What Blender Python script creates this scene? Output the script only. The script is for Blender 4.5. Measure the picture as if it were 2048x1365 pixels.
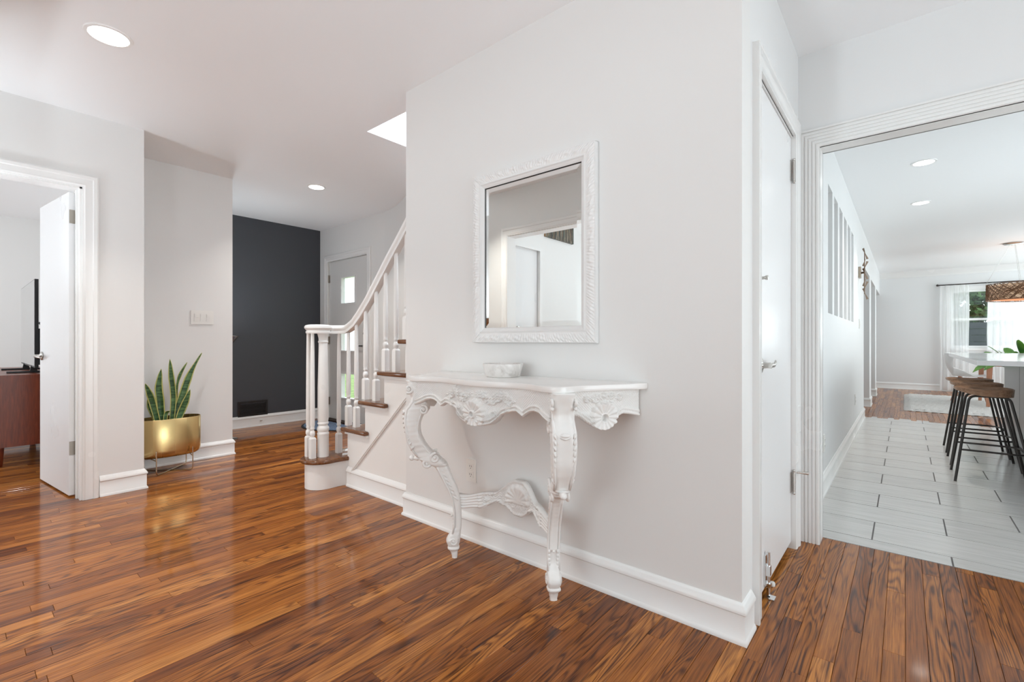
import bpy, bmesh, math, random
from mathutils import Vector, Matrix
random.seed(7)
PI = math.pi
SC = bpy.context.scene
COL = SC.collection
for o in list(bpy.data.objects):
    bpy.data.objects.remove(o)

# ------------------------------------------------------------------ camera, world, lights, exposure
CAM_H = 1.04
cd = bpy.data.cameras.new('camera'); cam = bpy.data.objects.new('camera', cd); COL.objects.link(cam)
cd.sensor_fit = 'HORIZONTAL'; cd.sensor_width = 36.0; cd.lens = 36.0 * 938.0 / 2048.0
cd.clip_start = 0.02; cd.clip_end = 200
cam.location = (0, 0, CAM_H)
cam.rotation_euler = (PI / 2, 0, math.atan(786 / 938.0))
SC.camera = cam
vs = SC.view_settings
vs.view_transform = 'Standard'; vs.look = 'None'; vs.gamma = 1.0; vs.use_curve_mapping = False
vs.exposure = 0.04
SC.cycles.max_bounces = 12; SC.cycles.diffuse_bounces = 7; SC.cycles.glossy_bounces = 5
SC.cycles.transmission_bounces = 6; SC.cycles.transparent_max_bounces = 12
SC.cycles.sample_clamp_indirect = 6.0
SC.cycles.use_denoising = True
SC.cycles.caustics_reflective = False; SC.cycles.caustics_refractive = False
w = bpy.data.worlds.new('sky'); SC.world = w; w.use_nodes = True
bgn = w.node_tree.nodes['Background']; bgn.inputs[0].default_value = (0.86, 0.93, 1.0, 1); bgn.inputs[1].default_value = 2.6

def area(name, loc, direction, sx, sy, power, color=(1, 1, 1), spread=PI):
    l = bpy.data.lights.new(name, 'AREA'); l.shape = 'RECTANGLE'; l.size = sx; l.size_y = sy
    l.energy = power; l.color = color; l.spread = spread
    o = bpy.data.objects.new(name, l); COL.objects.link(o); o.location = loc
    o.rotation_euler = Vector(direction).to_track_quat('-Z', 'Y').to_euler()
    return o

DAY = (0.88, 0.945, 1.0); WARM = (1.0, 0.95, 0.88)
area('daylight_right_room', (2.80, 1.0, 1.05), (-1, 0, .30), 2.3, 1.9, 46, DAY)
area('daylight_back_room', (-1.3, -3.80, 1.0), (0, 1, .30), 2.8, 1.9, 36, DAY)
area('daylight_left_room', (-6.2, -2.35, 1.35), (0, 1, 0), 2.0, 1.6, 58, DAY)
area('daylight_kitchen_near', (3.6, 5.3, 1.4), (-1, 0, 0), 2.4, 1.6, 52, DAY)
area('daylight_dining', (3.6, 10.6, 1.3), (-1, 0, 0), 3.6, 2.0, 120, DAY)
area('daylight_far_window', (2.1, 13.75, 1.5), (0, -1, 0), 1.1, 1.1, 32, DAY)
area('daylight_stairwell', (-1.6, 2.35, 4.3), (0, 0, -1), 1.8, 0.8, 70, DAY)

# ------------------------------------------------------------------ materials
def mat(name, color=(.8, .8, .8), rough=.5, metal=0., spec=.5, coat=0., coat_rough=.1, emit=None, estr=1., alpha=None):
    m = bpy.data.materials.new(name); m.use_nodes = True
    b = m.node_tree.nodes['Principled BSDF']
    b.inputs['Base Color'].default_value = (*color, 1); b.inputs['Roughness'].default_value = rough
    b.inputs['Metallic'].default_value = metal; b.inputs['Specular IOR Level'].default_value = spec
    b.inputs['Coat Weight'].default_value = coat; b.inputs['Coat Roughness'].default_value = coat_rough
    if emit: b.inputs['Emission Color'].default_value = (*emit, 1); b.inputs['Emission Strength'].default_value = estr
    return m

class NT:
    def __init__(s, m): s.t = m.node_tree; s.b = s.t.nodes['Principled BSDF']
    def n(s, typ, **k):
        x = s.t.nodes.new(typ)
        for a, v in k.items(): setattr(x, a, v)
        return x
    def l(s, a, b): s.t.links.new(a, b)
    def math(s, op, a, b=None, c=None):
        x = s.n('ShaderNodeMath', operation=op)
        for i, v in enumerate((a, b, c)):
            if v is None: continue
            if hasattr(v, 'is_output'): s.l(v, x.inputs[i])
            else: x.inputs[i].default_value = v
        return x.outputs[0]
    def ramp(s, fac, stops, interp='LINEAR'):
        r = s.n('ShaderNodeValToRGB'); r.color_ramp.interpolation = interp
        e = r.color_ramp.elements
        while len(e) < len(stops): e.new(.5)
        for i, (p, c) in enumerate(stops): e[i].position = p; e[i].color = (*c, 1)
        s.l(fac, r.inputs[0]); return r.outputs[0]
    def noise(s, vec, scale, detail=2, rough=.5, dist=0.):
        x = s.n('ShaderNodeTexNoise'); x.inputs['Scale'].default_value = scale; x.inputs['Detail'].default_value = detail
        x.inputs['Roughness'].default_value = rough; x.inputs['Distortion'].default_value = dist
        if vec is not None: s.l(vec, x.inputs['Vector'])
        return x.outputs[0]
    def bump(s, h, strength, dist):
        x = s.n('ShaderNodeBump'); x.inputs['Strength'].default_value = strength; x.inputs['Distance'].default_value = dist
        s.l(h, x.inputs['Height']); s.l(x.outputs[0], s.b.inputs['Normal'])
    def pos(s): return s.n('ShaderNodeNewGeometry').outputs['Position']
    def mapping(s, vec, scale=(1, 1, 1), loc=(0, 0, 0)):
        x = s.n('ShaderNodeMapping'); x.inputs['Scale'].default_value = scale; x.inputs['Location'].default_value = loc
        s.l(vec, x.inputs['Vector']); return x.outputs[0]
    def mix(s, fac, a, b, blend='MIX'):
        x = s.n('ShaderNodeMix', data_type='RGBA', blend_type=blend)
        for i, v in ((0, fac), (6, a), (7, b)):
            if hasattr(v, 'is_output'): s.l(v, x.inputs[i])
            else: x.inputs[i].default_value = v if i == 0 else (*v, 1)
        return x.outputs[2]

def paint(name, col, rough, bump=.04):
    m = mat(name, col, rough); t = NT(m); p = t.pos()
    n = t.noise(p, 260, 2); n2 = t.noise(p, 3.0, 2)
    if bump: t.bump(n, bump, .001)
    t.l(t.math('MULTIPLY_ADD', n2, .12, rough - .06), t.b.inputs['Roughness'])
    return m
M = {}
M['wall'] = paint('wall_paint', (.79, .787, .775), .55, .06)
M['wall_cool'] = paint('wall_paint_cool', (.775, .78, .78), .5, .06)
M['ceiling'] = paint('ceiling_paint', (.91, .92, .93), .75, .05)
M['trim'] = paint('trim_gloss_paint', (.84, .84, .83), .25, 0)
M['door'] = paint('door_gloss_paint', (.83, .835, .84), .3, 0)
M['fdoor'] = paint('front_door_paint', (.72, .715, .70), .35, 0)
M['stairw'] = paint('stair_white_paint', (.84, .83, .81), .3, 0)
M['dark'] = paint('charcoal_paint', (.056, .060, .069), .45, .1)
M['plaster'] = mat('painted_carved_wood', (.86, .85, .83), .28)
t = NT(M['plaster']); t.bump(t.noise(t.pos(), 90, 3), .05, .002)
M['plastercool'] = M['plaster']
M['brass'] = mat('brushed_brass', (.70, .52, .24), .24, 1.0)
t = NT(M['brass']); v = t.mapping(t.pos(), (14, 14, .3)); nn = t.noise(v, 1.0, 2)
t.l(t.math('MULTIPLY_ADD', nn, .25, .14), t.b.inputs['Roughness']); t.bump(nn, .05, .002)
M['brasswire'] = mat('brass_wire', (.62, .52, .38), .25, 1.0)
M['steel'] = mat('brushed_nickel', (.60, .58, .55), .26, 1.0)
M['chrome'] = mat('chrome', (.78, .78, .78), .12, 1.0)
M['hinge'] = mat('worn_nickel', (.42, .38, .33), .4, 1.0)
M['black'] = mat('black_plastic', (.012, .012, .013), .35)
M['blackmetal'] = mat('dark_steel_rod', (.05, .045, .042), .38, .6)
M['screen'] = mat('tv_screen', (.35, .35, .34), .06, 0, .8)
M['mirror'] = mat('mirror_silver', (.86, .885, .875), .0, 1.0)
M['plate'] = mat('white_plastic', (.82, .81, .78), .3)
M['slot'] = mat('dark_slot', (.02, .02, .02), .6)
M['lampdisc'] = mat('lamp_diffuser', (1, 1, 1), .5, emit=(1.0, .97, .92), estr=9)
M['lamptrim'] = mat('lamp_trim', (.9, .9, .89), .4)
M['soil'] = mat('soil', (.06, .04, .025), .95)
t = NT(M['soil']); t.bump(t.noise(t.pos(), 60, 4), 1, .01)
M['marble'] = mat('pale_marble', (.8, .78, .75), .3)
t = NT(M['marble']); n = t.noise(t.pos(), 14, 6, .6, 1.2)
t.l(t.ramp(n, [(.35, (.62, .59, .56)), (.5, (.80, .775, .75)), (.7, (.85, .83, .81))]), t.b.inputs['Base Color'])
t.bump(t.noise(t.pos(), 120, 3), .15, .003)
M['tabletop'] = mat('white_stone_top', (.86, .845, .825), .16, spec=.5)
m = M['glass'] = bpy.data.materials.new('window_glass'); m.use_nodes = True; nt = m.node_tree; nt.nodes.clear()
out = nt.nodes.new('ShaderNodeOutputMaterial'); mx = nt.nodes.new('ShaderNodeMixShader'); tp = nt.nodes.new('ShaderNodeBsdfTransparent'); gl = nt.nodes.new('ShaderNodeBsdfGlossy')
gl.inputs['Roughness'].default_value = .02; tp.inputs[0].default_value = (.96, .98, .97, 1); mx.inputs[0].default_value = .06
nt.links.new(tp.outputs[0], mx.inputs[1]); nt.links.new(gl.outputs[0], mx.inputs[2]); nt.links.new(mx.outputs[0], out.inputs[0])

def wood_floor(name, stops, gl, coatw=.0):
    """oak strip: tone and grain offset come from each plank's own attribute"""
    m = mat(name, (.3, .12, .04), gl, spec=.5, coat=coatw, coat_rough=.085); t = NT(m); t.b.inputs['Specular IOR Level'].default_value = .12
    at = t.n('ShaderNodeAttribute', attribute_name='tone'); tone = at.outputs['Fac']
    p = t.pos(); sep = t.n('ShaderNodeSeparateXYZ'); t.l(p, sep.inputs[0])
    comb = t.n('ShaderNodeCombineXYZ')
    t.l(t.math('ADD', sep.outputs[0], t.math('MULTIPLY', tone, 37.0)), comb.inputs[0])
    t.l(t.math('ADD', sep.outputs[1], t.math('MULTIPLY', tone, 91.0)), comb.inputs[1])
    t.l(t.math('MULTIPLY', tone, 13.0), comb.inputs[2])
    v = comb.outputs[0]
    big = t.noise(t.mapping(v, (11, 1.1, 1)), 1.0, 2, .5, .3)
    bands = t.math('SINE', t.math('MULTIPLY', big, 105.0))          # cathedral figure: contour lines of a stretched noise
    bands = t.math('MULTIPLY_ADD', bands, .5, .5)
    bands = t.math('POWER', bands, 1.8)
    streak = t.noise(t.mapping(v, (260, 5, 1)), 1.0, 3, .65)
    streak2 = t.noise(t.mapping(v, (60, 2.2, 1)), 1.0, 3, .6)
    figure = t.noise(t.mapping(v, (5, .8, 1), (3, 9, 1)), 1.0, 1)
    amp = t.math('MULTIPLY', t.ramp(figure, [(.38, (.10, .10, .10)), (.52, (1, 1, 1))]), .9)
    g1 = t.math('MULTIPLY', bands, amp)
    dark = t.math('ADD', t.math('MULTIPLY', g1, .75), t.math('MULTIPLY', t.math('SUBTRACT', streak, .5), 2.3))
    dark = t.math('ADD', dark, t.math('MULTIPLY', t.math('SUBTRACT', streak2, .5), 1.1))
    base = t.ramp(tone, stops)
    x = t.math('SUBTRACT', 1.06, t.math('MULTIPLY', dark, .95))
    x = t.math('MAXIMUM', x, .22)
    cmb = t.n('ShaderNodeCombineColor')
    t.l(x, cmb.inputs[0]); t.l(t.math('POWER', x, 1.15), cmb.inputs[1]); t.l(t.math('POWER', x, 1.2), cmb.inputs[2])
    t.l(t.mix(1.0, base, cmb.outputs[0], 'MULTIPLY'), t.b.inputs['Base Color'])
    wav = t.noise(t.mapping(p, (9, 2.0, 1)), 1.0, 2)
    h = t.math('ADD', t.math('MULTIPLY', wav, 1.0), t.math('MULTIPLY', streak, .06))
    t.bump(h, .10, .006)
    t.l(t.math('MULTIPLY_ADD', streak2, .10, gl - .05), t.b.inputs['Roughness'])
    return m
OAK = [(0.0, (.13, .035, .007)), (.12, (.20, .057, .009)), (.5, (.280, .090, .014)), (.85, (.35, .118, .020)), (1.0, (.45, .175, .038))]
M['oak'] = wood_floor('stained_oak', OAK, .42, .55)
M['oakdark'] = mat('oak_joint', (.03, .012, .006), .6)

def wood(name, a, b, rough=.3, axis=(1, 1, 12), sc=1., spec=.5):
    m = mat(name, a, rough, spec=spec); t = NT(m)
    v = t.mapping(t.pos(), axis); n = t.noise(v, 3.0 * sc, 4, .6, .6)
    t.l(t.ramp(n, [(.3, a), (.7, b)]), t.b.inputs['Base Color'])
    return m
M['tread'] = wood('stair_tread_wood', (.10, .036, .013), (.22, .09, .036), .12, (3, 30, 30))
M['teak'] = wood('walnut_cabinet_wood', (.13, .025, .010), (.24, .052, .020), .3, (1, 14, 1.2), 2.)
M['stoolwood'] = wood('stool_seat_wood', (.20, .105, .060), (.40, .23, .14), .25, (5, 30, 30))
M['chairwood'] = wood('chair_leg_wood', (.36, .16, .09), (.48, .22, .13), .4, (20, 20, 2))

M['tile'] = mat('pale_floor_tile', (.6, .59, .57), .2)
t = NT(M['tile']); oi = t.n('ShaderNodeObjectInfo')
v = t.mapping(t.pos(), (1.4, 26, 1)); n = t.noise(v, 2.2, 4, .6, .3)
c = t.ramp(n, [(.25, (.50, .485, .465)), (.55, (.60, .585, .565)), (.8, (.67, .655, .635))])
rr = t.math('MULTIPLY_ADD', oi.outputs['Random'], .08, .95)
cc = t.n('ShaderNodeCombineColor'); [t.l(rr, cc.inputs[i]) for i in range(3)]
t.l(t.mix(1.0, c, cc.outputs[0], 'MULTIPLY'), t.b.inputs['Base Color'])
M['grout'] = mat('tile_grout', (.16, .15, .145), .9)
M['shag'] = mat('white_shag', (.78, .76, .73), .95)
t = NT(M['shag']); t.bump(t.noise(t.pos(), 55, 4, .7), 1.0, .02)
M['matblue'] = mat('blue_doormat', (.13, .19, .30), .9)
t = NT(M['matblue']); n = t.noise(t.pos(), 90, 3, .7)
t.l(t.ramp(n, [(.35, (.05, .08, .14)), (.65, (.22, .29, .42))]), t.b.inputs['Base Color']); t.bump(n, .8, .01)
M['matedge'] = mat('doormat_edge', (.025, .03, .04), .9)
M['counter'] = mat('white_quartz', (.74, .74, .75), .12)
M['islandside'] = mat('island_panel', (.28, .285, .29), .3)
M['sconce'] = mat('bronze_metal', (.22, .16, .12), .35, .9)
M['white_shell'] = mat('white_shell_plastic', (.85, .85, .85), .3)
M['grasslawn'] = mat('lawn_grass', (.16, .28, .07), .9)
t = NT(M['grasslawn']); t.l(t.ramp(t.noise(t.pos(), 4, 5), [(.3, (.14, .24, .06)), (.7, (.35, .45, .16))]), t.b.inputs['Base Color'])
M['foliage'] = mat('garden_leaves', (.05, .12, .03), .6)
t = NT(M['foliage']); t.l(t.ramp(t.noise(t.pos(), 5, 4), [(.35, (.02, .06, .02)), (.62, (.10, .20, .06))]), t.b.inputs['Base Color'])
M['fence'] = mat('grey_garden_wall', (.035, .042, .05), .9)
M['potplant'] = mat('houseplant_leaf', (.06, .20, .03), .35)
t = NT(M['potplant']); t.l(t.ramp(t.noise(t.pos(), 6, 2), [(.35, (.03, .12, .02)), (.7, (.16, .34, .05))]), t.b.inputs['Base Color'])
# sheer curtain
m = M['sheer'] = bpy.data.materials.new('sheer_curtain'); m.use_nodes = True; nt = m.node_tree; nt.nodes.clear()
out = nt.nodes.new('ShaderNodeOutputMaterial'); mx = nt.nodes.new('ShaderNodeMixShader'); mx2 = nt.nodes.new('ShaderNodeMixShader')
df = nt.nodes.new('ShaderNodeBsdfDiffuse'); tl = nt.nodes.new('ShaderNodeBsdfTranslucent'); tp = nt.nodes.new('ShaderNodeBsdfTransparent')
df.inputs[0].default_value = (.9, .9, .9, 1); tl.inputs[0].default_value = (.95, .95, .95, 1)
mx.inputs[0].default_value = .5; mx2.inputs[0].default_value = .28
nt.links.new(df.outputs[0], mx.inputs[1]); nt.links.new(tl.outputs[0], mx.inputs[2])
nt.links.new(mx.outputs[0], mx2.inputs[1]); nt.links.new(tp.outputs[0], mx2.inputs[2]); nt.links.new(mx2.outputs[0], out.inputs[0])
# snake plant leaf: cross coordinate in attribute u
M['snake'] = mat('snake_plant_leaf', (.1, .25, .08), .4)
t = NT(M['snake']); u = t.n('ShaderNodeAttribute', attribute_name='u').outputs['Fac']
band = t.noise(t.mapping(t.pos(), (14, 14, 75)), 1.0, 3, .6, .4)
green = t.ramp(band, [(.38, (.016, .052, .018)), (.5, (.045, .12, .035)), (.62, (.10, .20, .07))])
t.l(t.mix(t.ramp(u, [(.70, (0, 0, 0)), (.80, (1, 1, 1))]), green, (.50, .48, .15)), t.b.inputs['Base Color'])
# striped print
M['stripes'] = mat('striped_print', (.3, .3, .3), .5)
t = NT(M['stripes']); v = t.mapping(t.pos(), (0, 26, .6)); n = t.noise(v, 2.2, 2, .8)
t.l(t.ramp(n, [(.30, (.01, .01, .012)), (.42, (.03, .015, .015)), (.49, (.35, .22, .12)), (.52, (.015, .06, .05)), (.6, (.45, .42, .36)), (.66, (.02, .01, .01))], 'CONSTANT'), t.b.inputs['Base Color'])

# ------------------------------------------------------------------ mesh helpers
def bevel_bm(bm, w, seg=2, geom=None):
    es = [e for e in (geom or bm.edges) if len(e.link_faces) == 2 and e.calc_face_angle(0) > .6]
    if es: bmesh.ops.bevel(bm, geom=es, offset=w, segments=seg, affect='EDGES', profile=.5, clamp_overlap=True)

class MB:
    def __init__(s): s.bm = bmesh.new(); s.attr = {}
    def add(s, verts, faces):
        vs_ = [s.bm.verts.new(v) for v in verts]
        for f in faces:
            try: s.bm.faces.new([vs_[i] for i in f])
            except ValueError: pass
        return vs_
    def box(s, x0, y0, z0, x1, y1, z1, bev=0, seg=2):
        x0, x1 = sorted((x0, x1)); y0, y1 = sorted((y0, y1)); z0, z1 = sorted((z0, z1))
        V = [(x0, y0, z0), (x1, y0, z0), (x1, y1, z0), (x0, y1, z0), (x0, y0, z1), (x1, y0, z1), (x1, y1, z1), (x0, y1, z1)]
        Fc = [(0, 3, 2, 1), (4, 5, 6, 7), (0, 1, 5, 4), (1, 2, 6, 5), (2, 3, 7, 6), (3, 0, 4, 7)]
        if bev:
            b = bmesh.new(); v = [b.verts.new(q) for q in V]
            for f in Fc: b.faces.new([v[i] for i in f])
            bevel_bm(b, bev, seg); s.merge(b)
        else: s.add(V, Fc)
        return s
    def merge(s, b):
        m = bpy.data.meshes.new('tmp'); b.to_mesh(m); b.free(); s.bm.from_mesh(m); bpy.data.meshes.remove(m)
    def obox(s, c, half, ax, bev=0):
        """box with centre c, half sizes, axis matrix columns ax (list of 3 vectors)"""
        b = bmesh.new(); vv = []
        for sx, sy, sz in ((-1, -1, -1), (1, -1, -1), (1, 1, -1), (-1, 1, -1), (-1, -1, 1), (1, -1, 1), (1, 1, 1), (-1, 1, 1)):
            vv.append(b.verts.new(Vector(c) + Vector(ax[0]) * half[0] * sx + Vector(ax[1]) * half[1] * sy + Vector(ax[2]) * half[2] * sz))
        for f in [(0, 3, 2, 1), (4, 5, 6, 7), (0, 1, 5, 4), (1, 2, 6, 5), (2, 3, 7, 6), (3, 0, 4, 7)]: b.faces.new([vv[i] for i in f])
        if bev: bevel_bm(b, bev)
        s.merge(b); return s
    def tube(s, pts, r, seg=10, closed=False, ry=None, up=(0, 0, 1), caps=True):
        pts = [Vector(p) for p in pts]; n = len(pts)
        rs = r if isinstance(r, (list, tuple)) else [r] * n
        rys = ry if isinstance(ry, (list, tuple)) else ([ry] * n if ry else rs)
        rings = []; prev = None
        for i, p in enumerate(pts):
            a = pts[(i - 1) % n] if (closed or i > 0) else p; b_ = pts[(i + 1) % n] if (closed or i < n - 1) else p
            tg = (b_ - a).normalized()
            if prev is None:
                u_ = Vector(up)
                if abs(tg.dot(u_)) > .95: u_ = Vector((1, 0, 0)) if abs(tg.x) < .9 else Vector((0, 1, 0))
                nn = (u_ - tg * tg.dot(u_)).normalized()
            else: nn = (prev - tg * tg.dot(prev)).normalized()
            prev = nn; bb = tg.cross(nn)
            rings.append([s.bm.verts.new(p + nn * (rs[i] * math.cos(2 * PI * k / seg)) + bb * (rys[i] * math.sin(2 * PI * k / seg))) for k in range(seg)])
        m = n if closed else n - 1
        for i in range(m):
            A = rings[i]; B = rings[(i + 1) % n]
            for k in range(seg): s.bm.faces.new((A[k], A[(k + 1) % seg], B[(k + 1) % seg], B[k]))
        if not closed and caps:
            s.bm.faces.new(list(reversed(rings[0]))); s.bm.faces.new(rings[-1])
        return s
    def lathe(s, prof, c=(0, 0, 0), seg=24, sx=1., sy=1., M4=None):
        rings = []
        for r, z in prof:
            ring = []
            for k in range(seg):
                a = 2 * PI * k / seg; v = Vector((r * sx * math.cos(a), r * sy * math.sin(a), z))
                if M4 is not None: v = M4 @ v
                ring.append(s.bm.verts.new(v + Vector(c)))
            rings.append(ring)
        for A, B in zip(rings, rings[1:]):
            for k in range(seg): s.bm.faces.new((A[k], A[(k + 1) % seg], B[(k + 1) % seg], B[k]))
        s.bm.faces.new(list(reversed(rings[0]))); s.bm.faces.new(rings[-1])
        return s
    def prism(s, poly, h0, h1, axis='z', bev=0, seg=2):
        def P(a, b, h):
            return {'z': (a, b, h), 'y': (a, h, b), 'x': (h, a, b)}[axis]
        b = bmesh.new()
        A = [b.verts.new(P(p[0], p[1], h0)) for p in poly]; B = [b.verts.new(P(p[0], p[1], h1)) for p in poly]
        n = len(poly); b.faces.new(A); b.faces.new(list(reversed(B)))
        for i in range(n): b.faces.new((A[i], B[i], B[(i + 1) % n], A[(i + 1) % n]))
        bmesh.ops.recalc_face_normals(b, faces=b.faces)
        if bev: bevel_bm(b, bev, seg)
        s.merge(b); return s
    def grid(s, f, nu, nv, closed_back=None):
        V = [[s.bm.verts.new(f(i / nu, j / nv)) for j in range(nv + 1)] for i in range(nu + 1)]
        for i in range(nu):
            for j in range(nv): s.bm.faces.new((V[i][j], V[i + 1][j], V[i + 1][j + 1], V[i][j + 1]))
        return V
    def slab_grid(s, f, g, nu, nv):
        """front surface f(u,v), back surface g(u,v), closed around the border"""
        A = s.grid(f, nu, nv); B = s.grid(g, nu, nv)
        bo = [(i, 0) for i in range(nu)] + [(nu, j) for j in range(nv)] + [(i, nv) for i in range(nu, 0, -1)] + [(0, j) for j in range(nv, 0, -1)]
        for k in range(len(bo)):
            (i, j), (p, q) = bo[k], bo[(k + 1) % len(bo)]
            s.bm.faces.new((A[p][q], A[i][j], B[i][j], B[p][q]))
        return s
    def sphere(s, c, r, sc=(1, 1, 1), seg=12, rings=8):
        b = bmesh.new(); bmesh.ops.create_uvsphere(b, u_segments=seg, v_segments=rings, radius=r)
        for v in b.verts: v.co = Vector((v.co.x * sc[0], v.co.y * sc[1], v.co.z * sc[2])) + Vector(c)
        s.merge(b); return s
    def build(s, name, m, parent=None, smooth=None, recalc=True, local=False):
        if recalc: bmesh.ops.recalc_face_normals(s.bm, faces=s.bm.faces)
        if parent is not None and not local:
            L = Vector((0, 0, 0)); q = parent
            while q is not None: L += q.location; q = q.parent
            for v in s.bm.verts: v.co -= L
        me = bpy.data.meshes.new(name); s.bm.to_mesh(me); s.bm.free()
        for mm in (m if isinstance(m, list) else [m]): me.materials.append(mm)
        o = bpy.data.objects.new(name, me); COL.objects.link(o)
        if parent is not None: o.parent = parent
        if smooth is not None:
            me.shade_smooth()
            if smooth < 3: me.set_sharp_from_angle(angle=smooth)
        return o

def thing(name, label, cat, loc=(0, 0, 0), group=None):
    o = bpy.data.objects.new(name, None); COL.objects.link(o); o.location = loc; o.empty_display_size = .1
    o['label'] = label; o['category'] = cat
    if group: o['group'] = group
    return o
def tag(o, label, cat, group=None, kind=None):
    o['label'] = label; o['category'] = cat
    if group: o['group'] = group
    if kind: o['kind'] = kind
    return o
def struct(o, label=None, cat=None):
    o['kind'] = 'structure'
    if label: o['label'] = label
    if cat: o['category'] = cat
    return o
def copy_tree(o, parent=None):
    c = o.copy(); COL.objects.link(c); c.parent = parent
    for ch in list(o.children): copy_tree(ch, c)
    return c

def plan_sweep(mb, pts, prof, side=1):
    """baseboard: profile (out, z) swept along a plan polyline with mitred corners; side=+1 puts 'out' on the left of travel"""
    P = [Vector((a, b)) for a, b in pts]; n = len(P); rows = []
    for i in range(n):
        d0 = (P[i] - P[i - 1]).normalized() if i > 0 else (P[1] - P[0]).normalized()
        d1 = (P[i + 1] - P[i]).normalized() if i < n - 1 else d0
        n0 = Vector((-d0.y, d0.x)) * side; n1 = Vector((-d1.y, d1.x)) * side
        mit = (n0 + n1); mit = mit / max(.2, mit.dot(n0)) if mit.length > 1e-6 else n0
        rows.append([mb.bm.verts.new((P[i].x + mit.x * o, P[i].y + mit.y * o, z)) for o, z in prof])
    k = len(prof)
    for A, B in zip(rows, rows[1:]):
        for j in range(k): mb.bm.faces.new((A[j], B[j], B[(j + 1) % k], A[(j + 1) % k]))
    mb.bm.faces.new(rows[0]); mb.bm.faces.new(list(reversed(rows[-1])))
BASE = [(0, 0), (.020, 0), (.020, .010), (.015, .017), (.013, .020), (.013, .100), (.018, .105), (.018, .114), (.014, .121), (.009, .129), (.005, .136), (0, .1385)]

def casing(mb, axis, pos, a0, a1, zt, prof, sgn, left=True, right=True, z0=0.):
    """door casing on the wall face axis=pos, opening a0..a1 up to zt; profile (outward from the opening, height from the wall)"""
    rows = []
    for o, h in prof:
        path = [(a0 - o, z0), (a0 - o, zt + o), (a1 + o, zt + o), (a1 + o, z0)]
        if not left: path = [(a0, zt + o), (a1 + o, zt + o), (a1 + o, z0)]
        if not right: path = [(a0 - o, z0), (a0 - o, zt + o), (a1, zt + o)]
        rows.append([mb.bm.verts.new((pos + sgn * h, a, z) if axis == 'x' else (a, pos + sgn * h, z)) for a, z in path])
    k = len(prof); m = len(rows[0])
    for j in range(k):
        A = rows[j]; B = rows[(j + 1) % k]
        for i in range(m - 1): mb.bm.faces.new((A[i], A[i + 1], B[i + 1], B[i]))
    mb.bm.faces.new([r[0] for r in rows]); mb.bm.faces.new([r[-1] for r in reversed(rows)])
CAS = [(0, 0), (0, .012), (.010, .014), (.014, .017), (.030, .015), (.050, .016), (.055, .021), (.072, .022), (.080, .018), (.080, 0)]

ZC = 2.53
# ------------------------------------------------------------------ ROOM SHELL
def walls(name, boxes, m, smooth=None):
    mb = MB()
    for b in boxes: mb.box(*b)
    return struct(mb.build(name, m))
# central wall carrying the mirror
walls('wall_centre', [(-2.29, 1.745, 0, -.43, 1.86, ZC)], M['wall'])
# closet side wall (door 2) with its opening y 1.955..2.705
walls('wall_closet', [(-.55, 1.86, 0, -.43, 1.955, ZC), (-.55, 2.705, 0, -.43, 2.85, ZC), (-.55, 1.955, 2.06, -.43, 2.705, ZC),
                      (-1.3, 1.87, 0, -1.25, 2.85, ZC), (-.56, 1.87, 0, -1.3, 1.862, ZC)], M['wall_cool'])
# wall with the kitchen opening
walls('wall_kitchen', [(-.57, 2.85, 0, -.345, 2.95, ZC), (-.345, 2.85, 2.04, 1.25, 2.95, ZC), (1.25, 2.85, 0, 3.0, 2.95, ZC)], M['wall_cool'])
# right hand room wall with a window
walls('wall_right', [(2.6, -.2, 0, 2.7, 2.85, .25), (2.6, -.2, 2.25, 2.7, 2.85, ZC), (2.6, -.2, .25, 2.7, -.15, 2.25), (2.6, 2.2, .25, 2.7, 2.85, 2.25)], M['wall_cool'])
# wall behind, with the wide cased opening the camera stands in (x -3.02 .. 1.9)
walls('wall_behind', [(-3.5, -.20, 0, -3.03, -.08, ZC), (-3.03, -.20, 2.085, 1.9, -.08, ZC), (1.9, -.20, 0, 2.7, -.08, ZC), (-3.5, -.5, 0, -3.38, -.2, ZC), (-4.24, -.5, 0, -3.38, -.38, ZC)], M['wall'])
# back room
walls('wall_back_room', [(-3.15, -3.6, 0, -3.03, -.62, ZC), (-3.15, -.62, 2.04, -3.03, -.2, ZC),
                         (-3.15, -3.7, 0, -2.8, -3.6, ZC), (.2, -3.7, 0, 2.3, -3.6, ZC), (-2.8, -3.7, 0, .2, -3.6, .3), (-2.8, -3.7, 2.3, .2, -3.6, ZC),
                         (2.3, -3.7, 0, 2.4, -.2, ZC)], M['wall'])
# left wall with door 1 (opening y -.25 .. .545)
walls('wall_left', [(-4.24, .545, 0, -4.12, .87, ZC), (-4.24, -.5, 0, -4.12, -.25, ZC), (-4.24, -.25, 2.05, -4.12, .545, ZC)], M['wall'])
# recessed wall behind the plant and its return
walls('wall_plant', [(-4.86, .87, 0, -4.74, 1.655, ZC), (-8.2, .78, 0, -4.24, .87, ZC), (-6.10, 1.56, 0, -4.86, 1.655, ZC)], M['wall'])
walls('wall_dark', [(-6.2, 1.56, 0, -6.07, 3.35, ZC)], M['dark'])
# far wall of the room on the left
walls('wall_left_room', [(-8.3, -2.3, 0, -8.2, .87, ZC), (-8.3, -2.4, 0, -7.3, -2.3, ZC), (-5.1, -2.4, 0, -4.12, -2.3, ZC), (-7.3, -2.4, 0, -5.1, -2.3, .5), (-7.3, -2.4, 2.2, -5.1, -2.3, ZC), (-4.24, -2.3, 0, -4.12, -.5, ZC)], M['wall'])
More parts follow.
